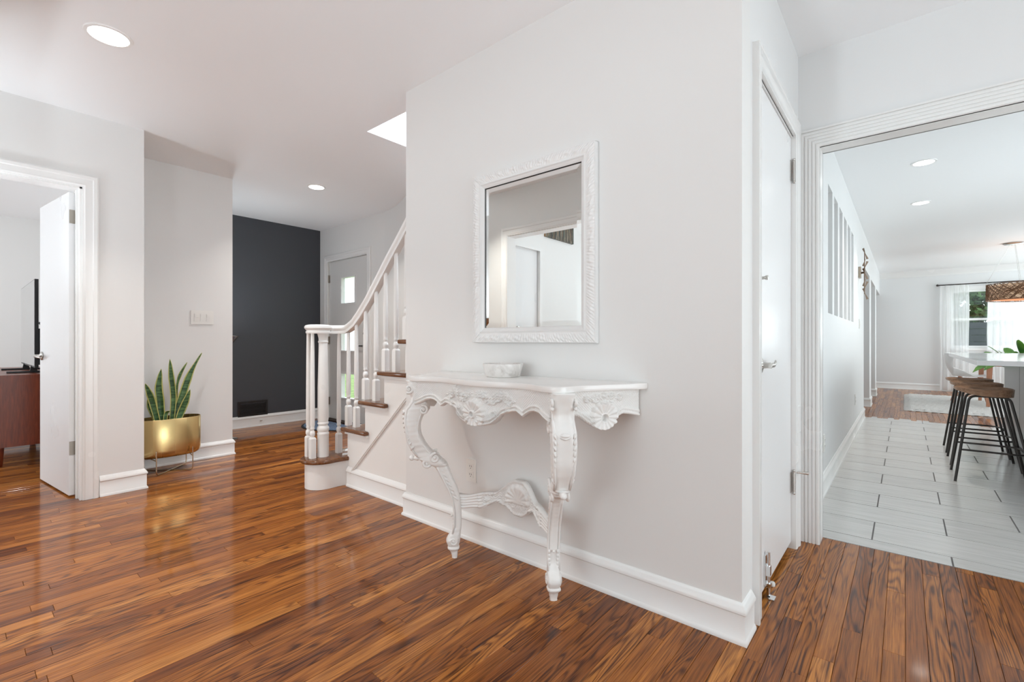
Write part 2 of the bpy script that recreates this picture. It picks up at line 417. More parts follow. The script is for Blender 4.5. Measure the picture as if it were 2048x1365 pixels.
# foyer wall with front door; curves towards the stairs
DX0, DX1, DZ = -5.865, -4.935, 2.085
mb = MB(); mb.box(-6.2, 3.2, 0, DX0, 3.32, ZC); mb.box(DX0, 3.2, DZ, DX1, 3.32, ZC); mb.box(DX1, 3.2, 0, -4.6, 3.32, ZC)
cur = [(-4.6, 3.2), (-4.45, 3.18), (-4.3, 3.14), (-4.12, 3.07), (-3.94, 3.0), (-3.75, 2.94), (-3.5, 2.885), (-3.2, 2.86), (-2.9, 2.85), (-.57, 2.85)]
bk = [(x, y + .12) for x, y in cur]
mb.prism(cur + bk[::-1], 0, ZC)
struct(mb.build('wall_foyer', M['wall'], smooth=.5))
# upstairs shell seen through the stairwell opening
walls('wall_upstairs', [(-3.03, 1.65, ZC + .12, -2.93, 2.95, 4.6), (-2.93, 1.75, ZC + .12, -.57, 1.893, 4.6), (-2.93, 2.85, ZC + .12, -.57, 2.95, 4.6), (-.57, 1.75, ZC + .12, -.47, 2.95, 4.6), (-2.93, 1.75, 4.6, -.47, 2.95, 4.7)], M['ceiling'])
# kitchen and dining walls
KN = [(4.10 + .386 * k, 4.10 + .386 * k + .27) for k in range(6)]
KZ0, KZ1 = 1.245, 2.19
bx = [(-.57, 2.95, 0, -.43, 7.95, KZ0), (-.57, 2.95, KZ1, -.43, 7.95, ZC), (-.57, 2.95, KZ0, -.43, KN[0][0], KZ1), (-.57, KN[-1][1], KZ0, -.43, 7.95, KZ1), (-.60, 4.0, 1.2, -.57, 6.4, 2.25)]
for (a, b), (c, d) in zip(KN, KN[1:]): bx.append((-.57, b, KZ0, -.43, c, KZ1))
bx += [(-.57, 7.95, 2.06, -.43, 13.2, ZC), (-.57, 9.3, 0, -.43, 9.75, 2.06), (-.57, 11.15, 0, -.43, 11.55, 2.06), (-1.6, 7.9, 0, -1.5, 13.2, ZC), (-1.5, 7.9, 0, -.57, 7.95, ZC), (-1.5, 9.5, 0, -.57, 9.6, ZC), (-1.5, 11.3, 0, -.57, 11.4, ZC)]
walls('wall_hallway', bx, M['wall_cool'])
WX0, WX1, WZ0, WZ1 = .72, 2.65, .90, 2.08
walls('wall_far', [(-1.6, 13.2, 0, WX0, 13.32, ZC), (WX1, 13.2, 0, 3.5, 13.32, ZC), (WX0, 13.2, 0, WX1, 13.32, WZ0), (WX0, 13.2, WZ1, WX1, 13.32, ZC)], M['wall_cool'])
walls('wall_kitchen_right', [(3.4, 2.85, 0, 3.5, 13.2, .4), (3.4, 2.85, 2.3, 3.5, 13.2, ZC), (3.4, 2.85, .4, 3.5, 4.1, 2.3), (3.4, 6.5, .4, 3.5, 8.8, 2.3), (3.4, 12.4, .4, 3.5, 13.2, 2.3)], M['wall_cool'])
# crown moulding on the far wall
mb = MB(); mb.prism([(13.2, 2.40), (13.185, 2.40), (13.17, 2.43), (13.12, 2.50), (13.10, 2.53), (13.2, 2.53)], -.43, 3.4, 'x')
struct(mb.build('trim_4', M['trim']))
# ceiling with the stairwell hole x -2.93..-.57, y 1.894..2.85
HX0, HX1, HY0, HY1 = -2.93, -.57, 1.894, 2.85
mb = MB()
for b in ((-8.3, -3.7, 3.5, HY0), (-8.3, HY0, HX0, HY1), (HX1, HY0, 3.5, HY1), (-8.3, HY1, -1.6, 3.34), (-1.6, HY1, 3.5, 13.4)):
    mb.box(b[0], b[1], ZC, b[2], b[3], ZC + .12)
ceil = struct(mb.build('ceiling', M['ceiling']))

# ------------------------------------------------------------------ FLOOR: sub floor + oak planks
mb = MB(); mb.box(-8.3, -3.7, -.08, 3.5, 3.34, -.012); mb.box(-1.6, 3.34, -.08, 3.5, 13.4, -.012)
floor = struct(mb.build('floor', M['oakdark']))
fF = (-math.sin(cam.rotation_euler.z), math.cos(cam.rotation_euler.z)); fR = (math.cos(cam.rotation_euler.z), math.sin(cam.rotation_euler.z))
PW = .0585
rnd = random.Random(11)
planks = []
def seen(x, y):
    d = x * fF[0] + y * fF[1]; l = x * fR[0] + y * fR[1]
    return d, (abs(l) < 1.12 * d + .15)
def add_rows(x0, x1, y0, y1):
    k0 = math.floor(x0 / PW); k1 = math.ceil(x1 / PW)
    for k in range(k0, k1):
        xa = k * PW + .001; r2 = random.Random(k * 7919 + int(y0 * 10))
        y = y0 - r2.uniform(0, 1.0)
        while y < y1:
            L = r2.choice((.35, .5, .65, .8, .95, 1.15, 1.4, 1.7)) * r2.uniform(.9, 1.1)
            a = max(y, y0); b = min(y + L, y1); y += L
            if b - a > .03: planks.append((max(xa, x0), a, min(xa + PW, x1), b, r2.random(), r2.uniform(-1, 1)))
add_rows(-8.2, 2.6, -3.6, 2.958)
add_rows(-6.1, -.57, 2.958, 3.2)
add_rows(-.57, 3.4, 8.02, 13.2)
add_rows(-1.5, -.57, 7.95, 13.2)
def score(p):
    cx_, cy_ = (p[0] + p[2]) / 2, (p[1] + p[3]) / 2
    if cy_ < -.05 and cx_ > -4.0: return 0
    best = 0
    for f in (.1, .5, .9):
        yy = p[1] + (p[3] - p[1]) * f; d, ok = seen(cx_, yy)
        if ok and d > 1.45: best = max(best, (p[3] - p[1]) * PW / d ** 3)
    if cx_ < -.43 and cy_ > 1.75 and cx_ > -3.1: best = 0
    if cx_ < -4.3 and (cy_ > .8 and cy_ < 1.6) and cx_ < -4.8: best = 0
    return best
planks.sort(key=score, reverse=True)
def plank_geo(p):
    x0, y0, x1, y1, tone, j = p; g = .0003; z = j * .00012; c = .0008
    V = [(x0 + g, y0 + g, -.014), (x1 - g, y0 + g, -.014), (x1 - g, y1 - g, -.014), (x0 + g, y1 - g, -.014),
         (x0 + g, y0 + g, z - .0012), (x1 - g, y0 + g, z - .0012), (x1 - g, y1 - g, z - .0012), (x0 + g, y1 - g, z - .0012),
         (x0 + g + c, y0 + g + c, z), (x1 - g - c, y0 + g + c, z), (x1 - g - c, y1 - g - c, z), (x0 + g + c, y1 - g - c, z)]
    Fc = [(8, 9, 10, 11)] + [(a, b, b + 4, a + 4) for a, b in ((0, 1), (1, 2), (2, 3))] + [(3, 0, 4, 7)] + [(4, 5, 9, 8), (5, 6, 10, 9), (6, 7, 11, 10), (7, 4, 8, 11)]
    return V, Fc, tone
def mesh_of(name, ps):
    V, Fc, T = [], [], []
    for p in ps:
        v, f, t_ = plank_geo(p); o = len(V); V += v; Fc += [tuple(i + o for i in q) for q in f]; T += [t_] * len(f)
    me = bpy.data.meshes.new(name); me.from_pydata(V, [], Fc); at = me.attributes.new('tone', 'FLOAT', 'FACE'); at.data.foreach_set('value', T)
    me.materials.append(M['oak']); return me
for p in planks[:300]:
    o = bpy.data.objects.new('floor_plank', mesh_of('floor_plank', [p])); COL.objects.link(o); o.parent = floor
o = bpy.data.objects.new('oak_floorboards', mesh_of('oak_floorboards', planks[300:])); COL.objects.link(o); o.parent = floor; o['kind'] = 'stuff'
# tiles
mb = MB(); mb.box(-.57, 2.958, -.012, 3.4, 8.02, -.002); struct(mb.build('floor_grout', M['grout'], floor))
TG = .0035
ys = [2.962, 3.088] + [3.088 + .3155 * k for k in range(1, 17)]
proto = {}
for r, (a, b) in enumerate(zip(ys, ys[1:])):
    off = .171 if r % 2 == 0 else -.133
    x = off - .61 * 3
    while x < 3.4:
        x0, x1 = max(x, -.43), min(x + .61, 3.4); x += .61
        if x1 - x0 < .03: continue
        key = (round(x1 - x0, 3), round(b - a, 3))
        if key not in proto:
            m_ = MB(); m_.box(-key[0] / 2 + TG, -key[1] / 2 + TG, -.012, key[0] / 2 - TG, key[1] / 2 - TG, 0, .0012, 1)
            o = m_.build('floor_tile', M['tile'], floor, local=True); proto[key] = o
        else:
            o = proto[key].copy(); COL.objects.link(o)
        o.location = ((x0 + x1) / 2, (a + b) / 2, 0.0)

# ------------------------------------------------------------------ baseboards, casings
def base(name, pts, side, m='trim'):
    mb = MB(); plan_sweep(mb, pts, BASE, side); return struct(mb.build(name, M[m], smooth=.7))
base('baseboard_centre', [(-2.29, 1.86), (-2.29, 1.745), (-.43, 1.745), (-.43, 1.862)], -1)
base('baseboard_stairs', [(-3.07, 1.83), (-2.27, 1.83)], -1)
base('baseboard_left', [(-4.12, .63), (-4.12, .87), (-4.74, .87), (-4.74, 1.655), (-6.07, 1.655), (-6.07, 3.2), (DX0 - .08, 3.2)], -1)
base('baseboard_foyer', [(DX1 + .085, 3.2), (-4.6, 3.2), (-4.3, 3.14), (-3.94, 3.0), (-3.5, 2.885), (-3.1, 2.86)], -1)
base('baseboard_kitchen', [(-.43, 2.98), (-.43, 7.95), (-.57, 7.95)], -1)
base('baseboard_hallway', [(-.57, 9.3), (-.43, 9.3), (-.43, 9.75), (-.57, 9.75)], -1)
base('baseboard_dining', [(-.57, 11.15), (-.43, 11.15), (-.43, 11.55), (-.57, 11.55)], -1)
base('baseboard_far', [(-1.5, 13.2), (3.4, 13.2)], -1)
base('baseboard_left_room', [(-8.2, -2.3), (-8.2, .78), (-4.3, .78)], -1)
# door 1 casing / jambs on left wall
mb = MB(); casing(mb, 'x', -4.12, -.25, .545, 2.045, CAS, 1)
mb.box(-4.24, .533, 0, -4.12, .548, 2.05); mb.box(-4.24, -.25, 2.035, -4.12, .548, 2.05); mb.box(-4.24, -.252, 0, -4.12, -.238, 2.05)
mb.box(-4.215, .523, 0, -4.185, .533, 2.035)
struct(mb.build('trim_1', M['trim'], smooth=.5))
# closet door casing
mb = MB(); CASB = [(0, 0), (0, .014), (.012, .018), (.045, .018), (.06, .024), (.075, .024), (.075, 0)]
casing(mb, 'x', -.43, 1.965, 2.70, 2.065, CASB, 1)
mb.box(-.55, 1.953, 0, -.43, 1.965, 2.07); mb.box(-.55, 2.70, 0, -.43, 2.71, 2.07); mb.box(-.55, 1.953, 2.058, -.43, 2.71, 2.07)
struct(mb.build('trim_2', M['trim'], smooth=.5))
# kitchen opening casing, fluted, with lining
mb = MB()
FL = [(0, 0), (0, .012)]
for k in range(5):
    o0 = .004 + k * .0165; FL += [(o0, .018), (o0 + .010, .018), (o0 + .0125, .012), (o0 + .015, .012)]
FL += [(.086, .024), (.094, .024), (.094, 0)]
casing(mb, 'y', 2.85, -.333, 1.25, 2.03, FL, -1)
mb.box(-.345, 2.84, 0, -.333, 2.957, 2.04); mb.box(-.345, 2.84, 2.03, 1.25, 2.957, 2.042); mb.box(1.24, 2.84, 0, 1.252, 2.957, 2.04)
casing(mb, 'y', 2.95, -.333, 1.25, 2.03, [(0, 0), (0, .012), (.08, .016), (.08, 0)], 1)
struct(mb.build('trim_3', M['trim'], smooth=.5))
# casing of the opening behind the camera
mb = MB(); casing(mb, 'y', -.08, -3.02, 1.9, 2.08, CAS, 1); mb.box(-3.03, -.2, 0, -3.02, -.08, 2.085); mb.box(-3.03, -.2, 2.075, 1.9, -.08, 2.085)
struct(mb.build('trim_5', M['trim'], smooth=.5))
# front door casing
mb = MB(); casing(mb, 'y', 3.2, DX0 + .01, DX1 - .01, DZ, CAS, -1)
struct(mb.build('trim_6', M['trim'], smooth=.5))
mb = MB(); mb.box(DX0, 3.13, .001, DX1, 3.32, .022, .004); struct(mb.build('trim_7', M['oakdark']))

# ------------------------------------------------------------------ DOORS
def hinge(mb, c, ax_y, ax_x, h=.085, w_=.028):
    mb.obox(c, (w_ / 2, .0015, h / 2), (ax_x, ax_y, (0, 0, 1)), .0005)
def lever(parent, base_pt, out, along, length=.10, drop=0.):
    """round rose, neck and curved lever"""
    o = Vector(out); a = Vector(along); b = Vector(base_pt)
    R = o.to_track_quat('Z', 'Y').to_matrix().to_4x4()
    mb = MB(); mb.lathe([(.0, 0), (.030, 0), (.032, .004), (.030, .009), (.018, .012), (.0125, .016), (.011, .030), (.012, .042), (.0, .044)], b, 20, M4=R)
    p = b + o * .040
    pts = [p - a * .012, p + a * .01, p + a * .035 + o * .004, p + a * .07 + o * .003 + Vector((0, 0, drop)), p + a * length - o * .006 + Vector((0, 0, drop * 1.6))]
    mb.tube(pts, [.010, .0105, .009, .0075, .006], 12, ry=[.008, .008, .006, .005, .004])
    return mb.build('door_handle', M['steel'], parent, smooth=.7)
# door 1: white slab standing open into the left room
ang = math.radians(6.4)
dv = Vector((-math.cos(ang), -math.sin(ang), 0)); nv = Vector((math.sin(ang), -math.cos(ang), 0))
H0 = Vector((-4.262, .532, 0))
mb = MB(); c = H0 + dv * .345 + nv * .0175 + Vector((0, 0, 1.022)); mb.obox(c, (.345, .0175, 1.01), (dv, nv, (0, 0, 1)), .002)
d1 = struct(mb.build('door_1', M['door'], smooth=.6))
lever(d1, H0 + dv * .63 + nv * .035 + Vector((0, 0, .93)), nv, -dv * 1.0, .10, -.006)
lever(d1, H0 + dv * .63 + Vector((0, 0, .93)), -nv, -dv, .10)
for z in (1.87, .325):
    mb = MB(); mb.obox(H0 - dv * .0015 + nv * .017 + Vector((0, 0, z)), (.0015, .016, .045), (dv, nv, (0, 0, 1)), .0005)
    mb.tube([H0 + Vector((.008, .004, z - .046)), H0 + Vector((.008, .004, z + .046))], .006, 10)
    mb.build('hinge', M['hinge'], d1, smooth=.6)
# door 2: closet door, closed
mb = MB(); mb.box(-.475, 1.968, .035, -.438, 2.697, 2.055, .0015)
d2 = struct(mb.build('door_2', M['door'], smooth=.6))
lever(d2, (-.438, 2.035, .945), (1, 0, 0), (0, 1, 0), .115, .008)
mb = MB(); R = Vector((1, 0, 0)).to_track_quat('Z', 'Y').to_matrix().to_4x4()
mb.lathe([(0, 0), (.020, 0), (.020, .004), (.007, .006), (.006, .022), (.009, .026), (.009, .034), (0, .036)], (-.438, 2.02, 1.285), 16, M4=R); mb.build('deadbolt_knob', M['steel'], d2, smooth=.6)
for z, tip in ((1.89, 0), (.335, 1)):
    mb = MB(); mb.box(-.438, 2.672, z - .05, -.434, 2.697, z + .05, .0008); mb.tube([(-.425, 2.700, z - .052), (-.425, 2.700, z + .052)], .0055, 10)
    mb.sphere((-.425, 2.7, z + .056), .007); mb.sphere((-.425, 2.7, z - .056), .007)
    h_ = mb.build('hinge', M['steel'], d2, smooth=.6)
    if tip:
        mb = MB(); mb.tube([(-.425, 2.70, z + .05), (-.40, 2.715, z + .048), (-.37, 2.735, z + .046)], [.004, .005, .009], 10); mb.build('doorstop_pin', M['steel'], d2, smooth=.6)
mb = MB(); mb.box(-.438, 2.11, .05, -.432, 2.14, .17, .001); mb.box(-.436, 2.112, .045, -.415, 2.138, .060, .002); mb.tube([(-.424, 2.125, .01), (-.424, 2.125, .185)], .0065, 12); mb.box(-.432, 2.113, .09, -.416, 2.137, .13, .003)
mb.build('foot_bolt', M['chrome'], d2, smooth=.6)
mb = MB(); mb.box(-.438, 2.105, .0006, -.400, 2.145, .004, .001); b_ = mb.build('strike_plate', M['chrome'], d2)
mb = MB(); mb.lathe([(0, 0), (.006, 0), (.006, .0006), (0, .0006)], (-.424, 2.125, .0041), 12); mb.build('strike_hole', M['slot'], d2)
mb = MB(); mb.lathe([(0, 0), (.011, 0), (.012, .01), (.009, .016), (0, .017)], (-.432, 2.235, .001), 14); mb.build('rubber_stop', M['plate'], d2, smooth=.6)
# front door with three square lites
LX0, LX1 = -5.553, -5.238; LZ = [(.312, .626), (.915, 1.236), (1.52, 1.85)]
mb = MB(); y0, y1 = 3.215, 3.26
mb.box(DX0 + .012, y0, .025, LX0, y1, DZ - .006); mb.box(LX1, y0, .025, DX1 - .012, y1, DZ - .006)
zz = [.025] + [q for a, b in LZ for q in (a, b)] + [DZ - .006]
for k in range(0, len(zz), 2): mb.box(LX0, y0, zz[k], LX1, y1, zz[k + 1])
d3 = struct(mb.build('door_3', M['fdoor']))
for a, b in LZ:
    mb = MB(); w_ = .012
    for q in ((LX0 - w_, a - w_, LX1 + w_, a + .004), (LX0 - w_, b - .004, LX1 + w_, b + w_), (LX0 - w_, a, LX0 + .004, b), (LX1 - .004, a, LX1 + w_, b)): mb.box(q[0], y0 - .008, q[1], q[2], y1 + .001, q[3], .002, 1)
    fr = mb.build('lite_frame', M['trim'], d3)
    mb = MB(); mb.box(LX0, 3.234, a, LX1, 3.238, b); mb.build('pane', M['glass'], fr)
for z in (1.86, 1.05, .25):
    mb = MB(); mb.box(DX0 + .006, 3.205, z - .05, DX0 + .03, 3.214, z + .05, .002); mb.tube([(DX0 + .012, 3.2, z - .05), (DX0 + .012, 3.2, z + .05)], .007, 10); mb.build('hinge', M['hinge'], d3)
lever(d3, (-5.02, 3.215, .98), (0, -1, 0), (-1, 0, 0), .12)
mb = MB(); R = Vector((0, -1, 0)).to_track_quat('Z', 'Y').to_matrix().to_4x4(); mb.lathe([(0, 0), (.028, 0), (.028, .008), (.016, .02), (0, .021)], (-5.02, 3.215, 1.13), 18, M4=R); mb.build('deadbolt_knob', M['blackmetal'], d3, smooth=.7)
# door 4 in the back room, seen in the mirror
mb = MB(); mb.box(-3.10, -.61, .01, -3.06, -.215, 2.03, .002); d4 = struct(mb.build('door_4', M['door']))
lever(d4, (-3.06, -.27, .95), (1, 0, 0), (0, -1, 0), .1)
mb = MB(); casing(mb, 'x', -3.03, -.205, -.62, 2.04, [(0, 0), (0, .008), (-.03, .010), (-.03, 0)], 1); struct(mb.build('trim_8', M['trim'], smooth=.5))

# ------------------------------------------------------------------ WINDOWS
def window(name, axis, pos, a0, a1, z0, z1, glass_pos, cols=1, rail=None, dep=.06):
    mb = MB(); f = .045
    def bx_(p, q, r, s_):
        if axis == 'y': mb.box(p, pos - dep / 2, r, q, pos + dep / 2, s_, .003, 1)
        else: mb.box(pos - dep / 2, p, r, pos + dep / 2, q, s_, .003, 1)
    bx_(a0, a1, z0, z0 + f); bx_(a0, a1, z1 - f, z1); bx_(a0, a0 + f, z0 + f, z1 - f); bx_(a1 - f, a1, z0 + f, z1 - f)
    for c in range(1, cols):
        xx = a0 + (a1 - a0) * c / cols; bx_(xx - f / 2, xx + f / 2, z0 + f, z1 - f)
    zr = rail if rail else (z0 + z1) / 2
    bx_(a0 + f, a1 - f, zr - .022, zr + .022)
    o = struct(mb.build(name, M['trim']))
    mb = MB()
    if axis == 'y': mb.box(a0 + .02, glass_pos, z0 + .02, a1 - .02, glass_pos + .004, z1 - .02)
    else: mb.box(glass_pos, a0 + .02, z0 + .02, glass_pos + .004, a1 - .02, z1 - .02)
    mb.build('pane', M['glass'], o)
    return o
window('window_1', 'y', 13.26, WX0, WX1, WZ0, WZ1, 13.25, 2, 1.48)
window('window_2', 'x', 2.65, -.15, 2.2, .25, 2.25, 2.645, 2)
window('window_3', 'y', -3.65, -2.8, .2, .3, 2.3, -3.655, 3)
window('window_4', 'y', -2.35, -7.3, -5.1, .5, 2.2, -2.355, 2)
window('window_5', 'x', 3.45, 4.1, 6.5, .4, 2.3, 3.445, 2)
window('window_6', 'x', 3.45, 8.8, 12.4, .4, 2.3, 3.445, 3)
mb = MB(); mb.box(WX0 - .08, 13.18, WZ0 - .05, WX1 + .08, 13.24, WZ0, .004); casing(mb, 'y', 13.2, WX0, WX1, WZ1, [(0, 0), (0, .015), (.07, .02), (.07, 0)], -1, z0=WZ0)
struct(mb.build('trim_9', M['trim']))
# ------------------------------------------------------------------ STAIRCASE
st = thing('staircase', 'white painted staircase with brown wooden treads and turned balusters', 'stairs', (-3.0, 1.85, 0))
RISE, RUN = .21, .2235
NX = [-3.113 + RUN * k for k in range(12)]                # nosing of tread 2, 3, ...
# carriage wall under the treads
pts = [(-3.08, 0), (-3.08, .392)]
for k in range(1, 12):
    xr = -3.08 + RUN * k; pts += [(xr, .392 + RISE * (k - 1)), (xr, .392 + RISE * k)]
xe = -.62; pts = [p for p in pts if p[1] < 2.6]; pts += [(xe, pts[-1][1]), (xe, 0)]
mb = MB(); mb.prism(pts, 1.83, 1.855, 'y'); mb.build('carriage_panel', M['stairw'], st)
for k in range(0, 11):
    mb = MB(); xr = -3.08 + RUN * k; z0 = RISE * (k + 1)
    mb.box(xr, 1.856, z0, xr + .02, 2.845, z0 + RISE - .028); mb.build('riser', M['stairw'], st)
arc = [(-3.215 + .112 * math.cos(a), 1.705 + .112 * math.sin(a)) for a in [-PI * i / 20 for i in range(21)]]
base1 = [(-3.08, 2.845), (-3.08, 1.826), (-3.098, 1.805), (-3.104, 1.77), (-3.103, 1.74)] + arc + [(-3.325, 1.80), (-3.31, 1.92), (-3.305, 2.1), (-3.305, 2.845)]
mb = MB(); mb.prism(base1, .001, .181); mb.build('riser', M['stairw'], st, smooth=.6)
arc2 = [(-3.215 + .142 * math.cos(a), 1.705 + .142 * math.sin(a)) for a in [-PI * i / 24 for i in range(25)]]
top1 = [(-3.06, 2.845), (-3.06, 1.828), (-3.068, 1.79), (-3.073, 1.74)] + arc2 + [(-3.352, 1.80), (-3.342, 1.92), (-3.338, 2.1), (-3.338, 2.845)]
mb = MB(); mb.prism(top1, .181, .21, bev=.011, seg=3); mb.build('tread', M['tread'], st, smooth=.6)
for k in range(0, 11):
    x0 = NX[k]; xr = -3.08 + RUN * (k + 1); z1 = .42 + RISE * k
    if x0 < -2.47: poly = [(x0, 1.79), (x0 + .306, 1.79), (x0 + .306, 1.829), (xr + .018, 1.829), (xr + .018, 2.845), (x0, 2.845)]
    elif x0 < -2.29: poly = [(x0, 1.79), (-2.292, 1.79), (-2.292, 1.862), (xr + .018, 1.862), (xr + .018, 2.845), (x0, 2.845)]
    else: poly = [(x0, 1.862), (xr + .018, 1.862), (xr + .018, 2.845), (x0, 2.845)]
    mb = MB(); mb.prism(poly, z1 - .028, z1, bev=.010, seg=3); mb.build('tread', M['tread'], st, smooth=.6)
    if x0 < -2.4:
        mb = MB(); mb.box(x0 + .025, 1.812, z1 - .046, min(x0 + .295, -2.292), 1.83, z1 - .028, .006); mb.build('cove_moulding', M['stairw'], st)
# diagonal skirt moulding
mb = MB(); a = Vector((-3.035, 1.825, .095)); b = Vector((-2.20, 1.825, .858)); mid = (a + b) / 2; dd = (b - a).normalized()
mb.obox(mid, ((b - a).length / 2, .007, .011), (dd, (0, 1, 0), dd.cross(Vector((0, 1, 0)))), .003)
mb.obox(mid - Vector((0, .007, 0)), ((b - a).length / 2, .004, .004), (dd, (0, 1, 0), dd.cross(Vector((0, 1, 0)))), .002)
mb.build('skirt_moulding', M['stairw'], st)
RAIL = [(-3.114, 1.142), (-3.05, 1.172), (-2.983, 1.222), (-2.92, 1.278), (-2.858, 1.335), (-2.739, 1.462), (-2.626, 1.583), (-2.475, 1.735), (-2.2, 2.02), (-1.9, 2.32)]
def railz(x):
    for (a_, c_), (b_, d_) in zip(RAIL, RAIL[1:]):
        if a_ <= x <= b_: return c_ + (d_ - c_) * (x - a_) / (b_ - a_)
    return 1.125
def baluster(x, y, z0, rot=0.):
    zt = railz(x) - .022 if y > 1.85 and x > -3.114 else 1.10
    mb = MB(); h = .145; s_ = .0185
    mb.box(x - s_, y - s_, z0, x + s_, y + s_, z0 + h - .008)
    mb.lathe([(.026, h - .008), (.022, h), (.0165, h + .004)], (x, y, z0), 4, M4=Matrix.Rotation(PI / 4, 4, 'Z'))
    q = zt - z0
    mb.lathe([(.012, h + .001), (.012, h + .008), (.0175, h + .018), (.0185, h + .030), (.0165, h + .042), (.011, h + .050), (.0115, h + .056), (.0155, h + .062), (.0155, h + .068), (.013, h + .074),
              (.0165, h + .09), (.0158, h + .3), (.0135, q - .12), (.0115, q)], (x, y, z0), 14)
    mb.build('baluster', M['stairw'], st, smooth=.6)
for x, y, z0 in ((-3.290, 1.645, .21), (-3.212, 1.636, .21), (-3.225, 1.845, .21), (-3.135, 1.87, .42), (-3.030, 1.87, .42), (-2.914, 1.87, .63), (-2.786, 1.87, .63), (-2.676, 1.87, .84), (-2.560, 1.87, .84), (-2.45, 1.87, 1.05), (-2.34, 1.87, 1.05)):
    baluster(x, y, z0)
mb = MB(); mb.lathe([(.039, 0), (.039, .155), (.041, .160), (.041, .170), (.036, .178), (.041, .190), (.042, .202), (.038, .214), (.031, .222), (.033, .230), (.038, .236), (.038, .244), (.034, .250),
                     (.0375, .27), (.037, .5), (.030, .80), (.030, .815), (.0345, .820), (.0345, .828), (.030, .833), (.031, .85), (.037, .875), (.040, .885), (.040, .892)], (-3.212, 1.715, .21), 28)
mb.build('newel_post', M['stairw'], st, smooth=.6)
# hand rail: swept moulded section
def rail_sweep(path, prof):
    P = [Vector(p) for p in path]; mb = MB(); rows = []
    for i, p in enumerate(P):
        a_ = P[max(0, i - 1)]; b_ = P[min(len(P) - 1, i + 1)]; tg = (b_ - a_).normalized()
        side = tg.cross(Vector((0, 0, 1))).normalized(); up = side.cross(tg).normalized()
        rows.append([mb.bm.verts.new(p + side * u_ + up * v_) for u_, v_ in prof])
    k = len(prof)
    for A, B in zip(rows, rows[1:]):
        for j in range(k): mb.bm.faces.new((A[j], A[(j + 1) % k], B[(j + 1) % k], B[j]))
    mb.bm.faces.new(rows[0]); mb.bm.faces.new(list(reversed(rows[-1])))
    return mb
RP = [(-.022, -.03), (.022, -.03), (.024, -.018), (.020, -.010), (.026, -.002), (.031, .006), (.030, .018), (.022, .026), (.010, .031), (-.010, .031), (-.022, .026), (-.030, .018), (-.031, .006), (-.026, -.002), (-.020, -.010), (-.024, -.018)]
path = [(-3.225, 1.775, 1.124), (-3.215, 1.82, 1.124), (-3.19, 1.853, 1.124), (-3.155, 1.868, 1.127)] + [(x, 1.87, z) for x, z in RAIL]
mb = rail_sweep(path, RP)
mb.lathe([(.060, 1.094), (.083, 1.094), (.085, 1.106), (.079, 1.114), (.086, 1.122), (.094, 1.132), (.093, 1.145), (.084, 1.153), (.065, 1.157), (.0, 1.158)], (-3.232, 1.69, 0), 36)
mb.build('handrail', M['stairw'], st, smooth=.7)

# ------------------------------------------------------------------ CONSOLE TABLE
XC = -1.372
ct = thing('console_table', 'white carved rococo console table with serpentine top under the mirror', 'table', (XC, 1.6, 0))
half = [(0, 1.378), (.05, 1.38), (.12, 1.393), (.19, 1.41), (.25, 1.412), (.31, 1.395), (.355, 1.378), (.395, 1.374), (.425, 1.383), (.443, 1.405), (.452, 1.44), (.468, 1.49), (.495, 1.54), (.53, 1.60), (.562, 1.655), (.585, 1.695), (.598, 1.72), (.603, 1.7435)]
def smooth_poly(h):
    out_ = []
    for i in range(len(h) - 1):
        p0 = h[max(0, i - 1)]; p1 = h[i]; p2 = h[i + 1]; p3 = h[min(len(h) - 1, i + 2)]
        for k in range(4):
            t_ = k / 4.
            out_.append(tuple(.5 * ((2 * p1[c]) + (-p0[c] + p2[c]) * t_ + (2 * p0[c] - 5 * p1[c] + 4 * p2[c] - p3[c]) * t_ ** 2 + (-p0[c] + 3 * p1[c] - 3 * p2[c] + p3[c]) * t_ ** 3) for c in range(2)))
    out_.append(h[-1]); return out_
sh = smooth_poly(half)
outl = [(XC + x, y) for x, y in sh] + [(XC - x, y) for x, y in sh[::-1][:-1]]
mb = MB(); mb.prism(outl, .853, .876, bev=.006, seg=3); mb.build('table_top', M['tabletop'], ct, smooth=.5)
def interp(tab, x):
    for (a_, c_), (b_, d_) in zip(tab, tab[1:]):
        if a_ <= x <= b_:
            t_ = (x - a_) / max(1e-9, b_ - a_); return c_ + (d_ - c_) * t_
    return tab[-1][1] if x > tab[-1][0] else tab[0][1]
def sstep(a_, b_, x):
    t_ = min(1, max(0, (x - a_) / (b_ - a_))); return t_ * t_ * (3 - 2 * t_)
def shell(dx, dz, R0, nl=9, amp=.012):
    """scallop relief: lobes fanning up from (0,0)"""
    r = math.hypot(dx, dz)
    if r > R0 * 1.25: return 0
    th = math.atan2(dz, dx)
    edge = R0 * (1 + .07 * abs(math.cos(nl * th / 2.)) * 1.6 - .05)
    body = sstep(edge, edge - R0 * .18, r)
    ribs = .35 + .65 * abs(math.cos(nl * th / 2.)) ** .7
    rad = .35 + .65 * sstep(.18 * R0, .95 * R0, r)
    return amp * body * (.5 + ribs * rad)
def lattice(a_, z_, p_=.0105):
    u_ = (a_ + z_) / p_; v_ = (a_ - z_) / p_
    f = lambda q: max(0, 1 - abs((q % 1) - .5) / .22)
    return -.0024 * max(f(u_), f(v_))
def curl(dx, dz, r, h):
    """small spiral scroll"""
    q = math.hypot(dx, dz)
    if q > r: return 0
    th = math.atan2(dz, dx)
    return h * (math.sqrt(max(0, 1 - (q / r) ** 2)) * .6 + .4 * (.5 + .5 * math.cos(2 * PI * (q / r) * 1.6 - th)))
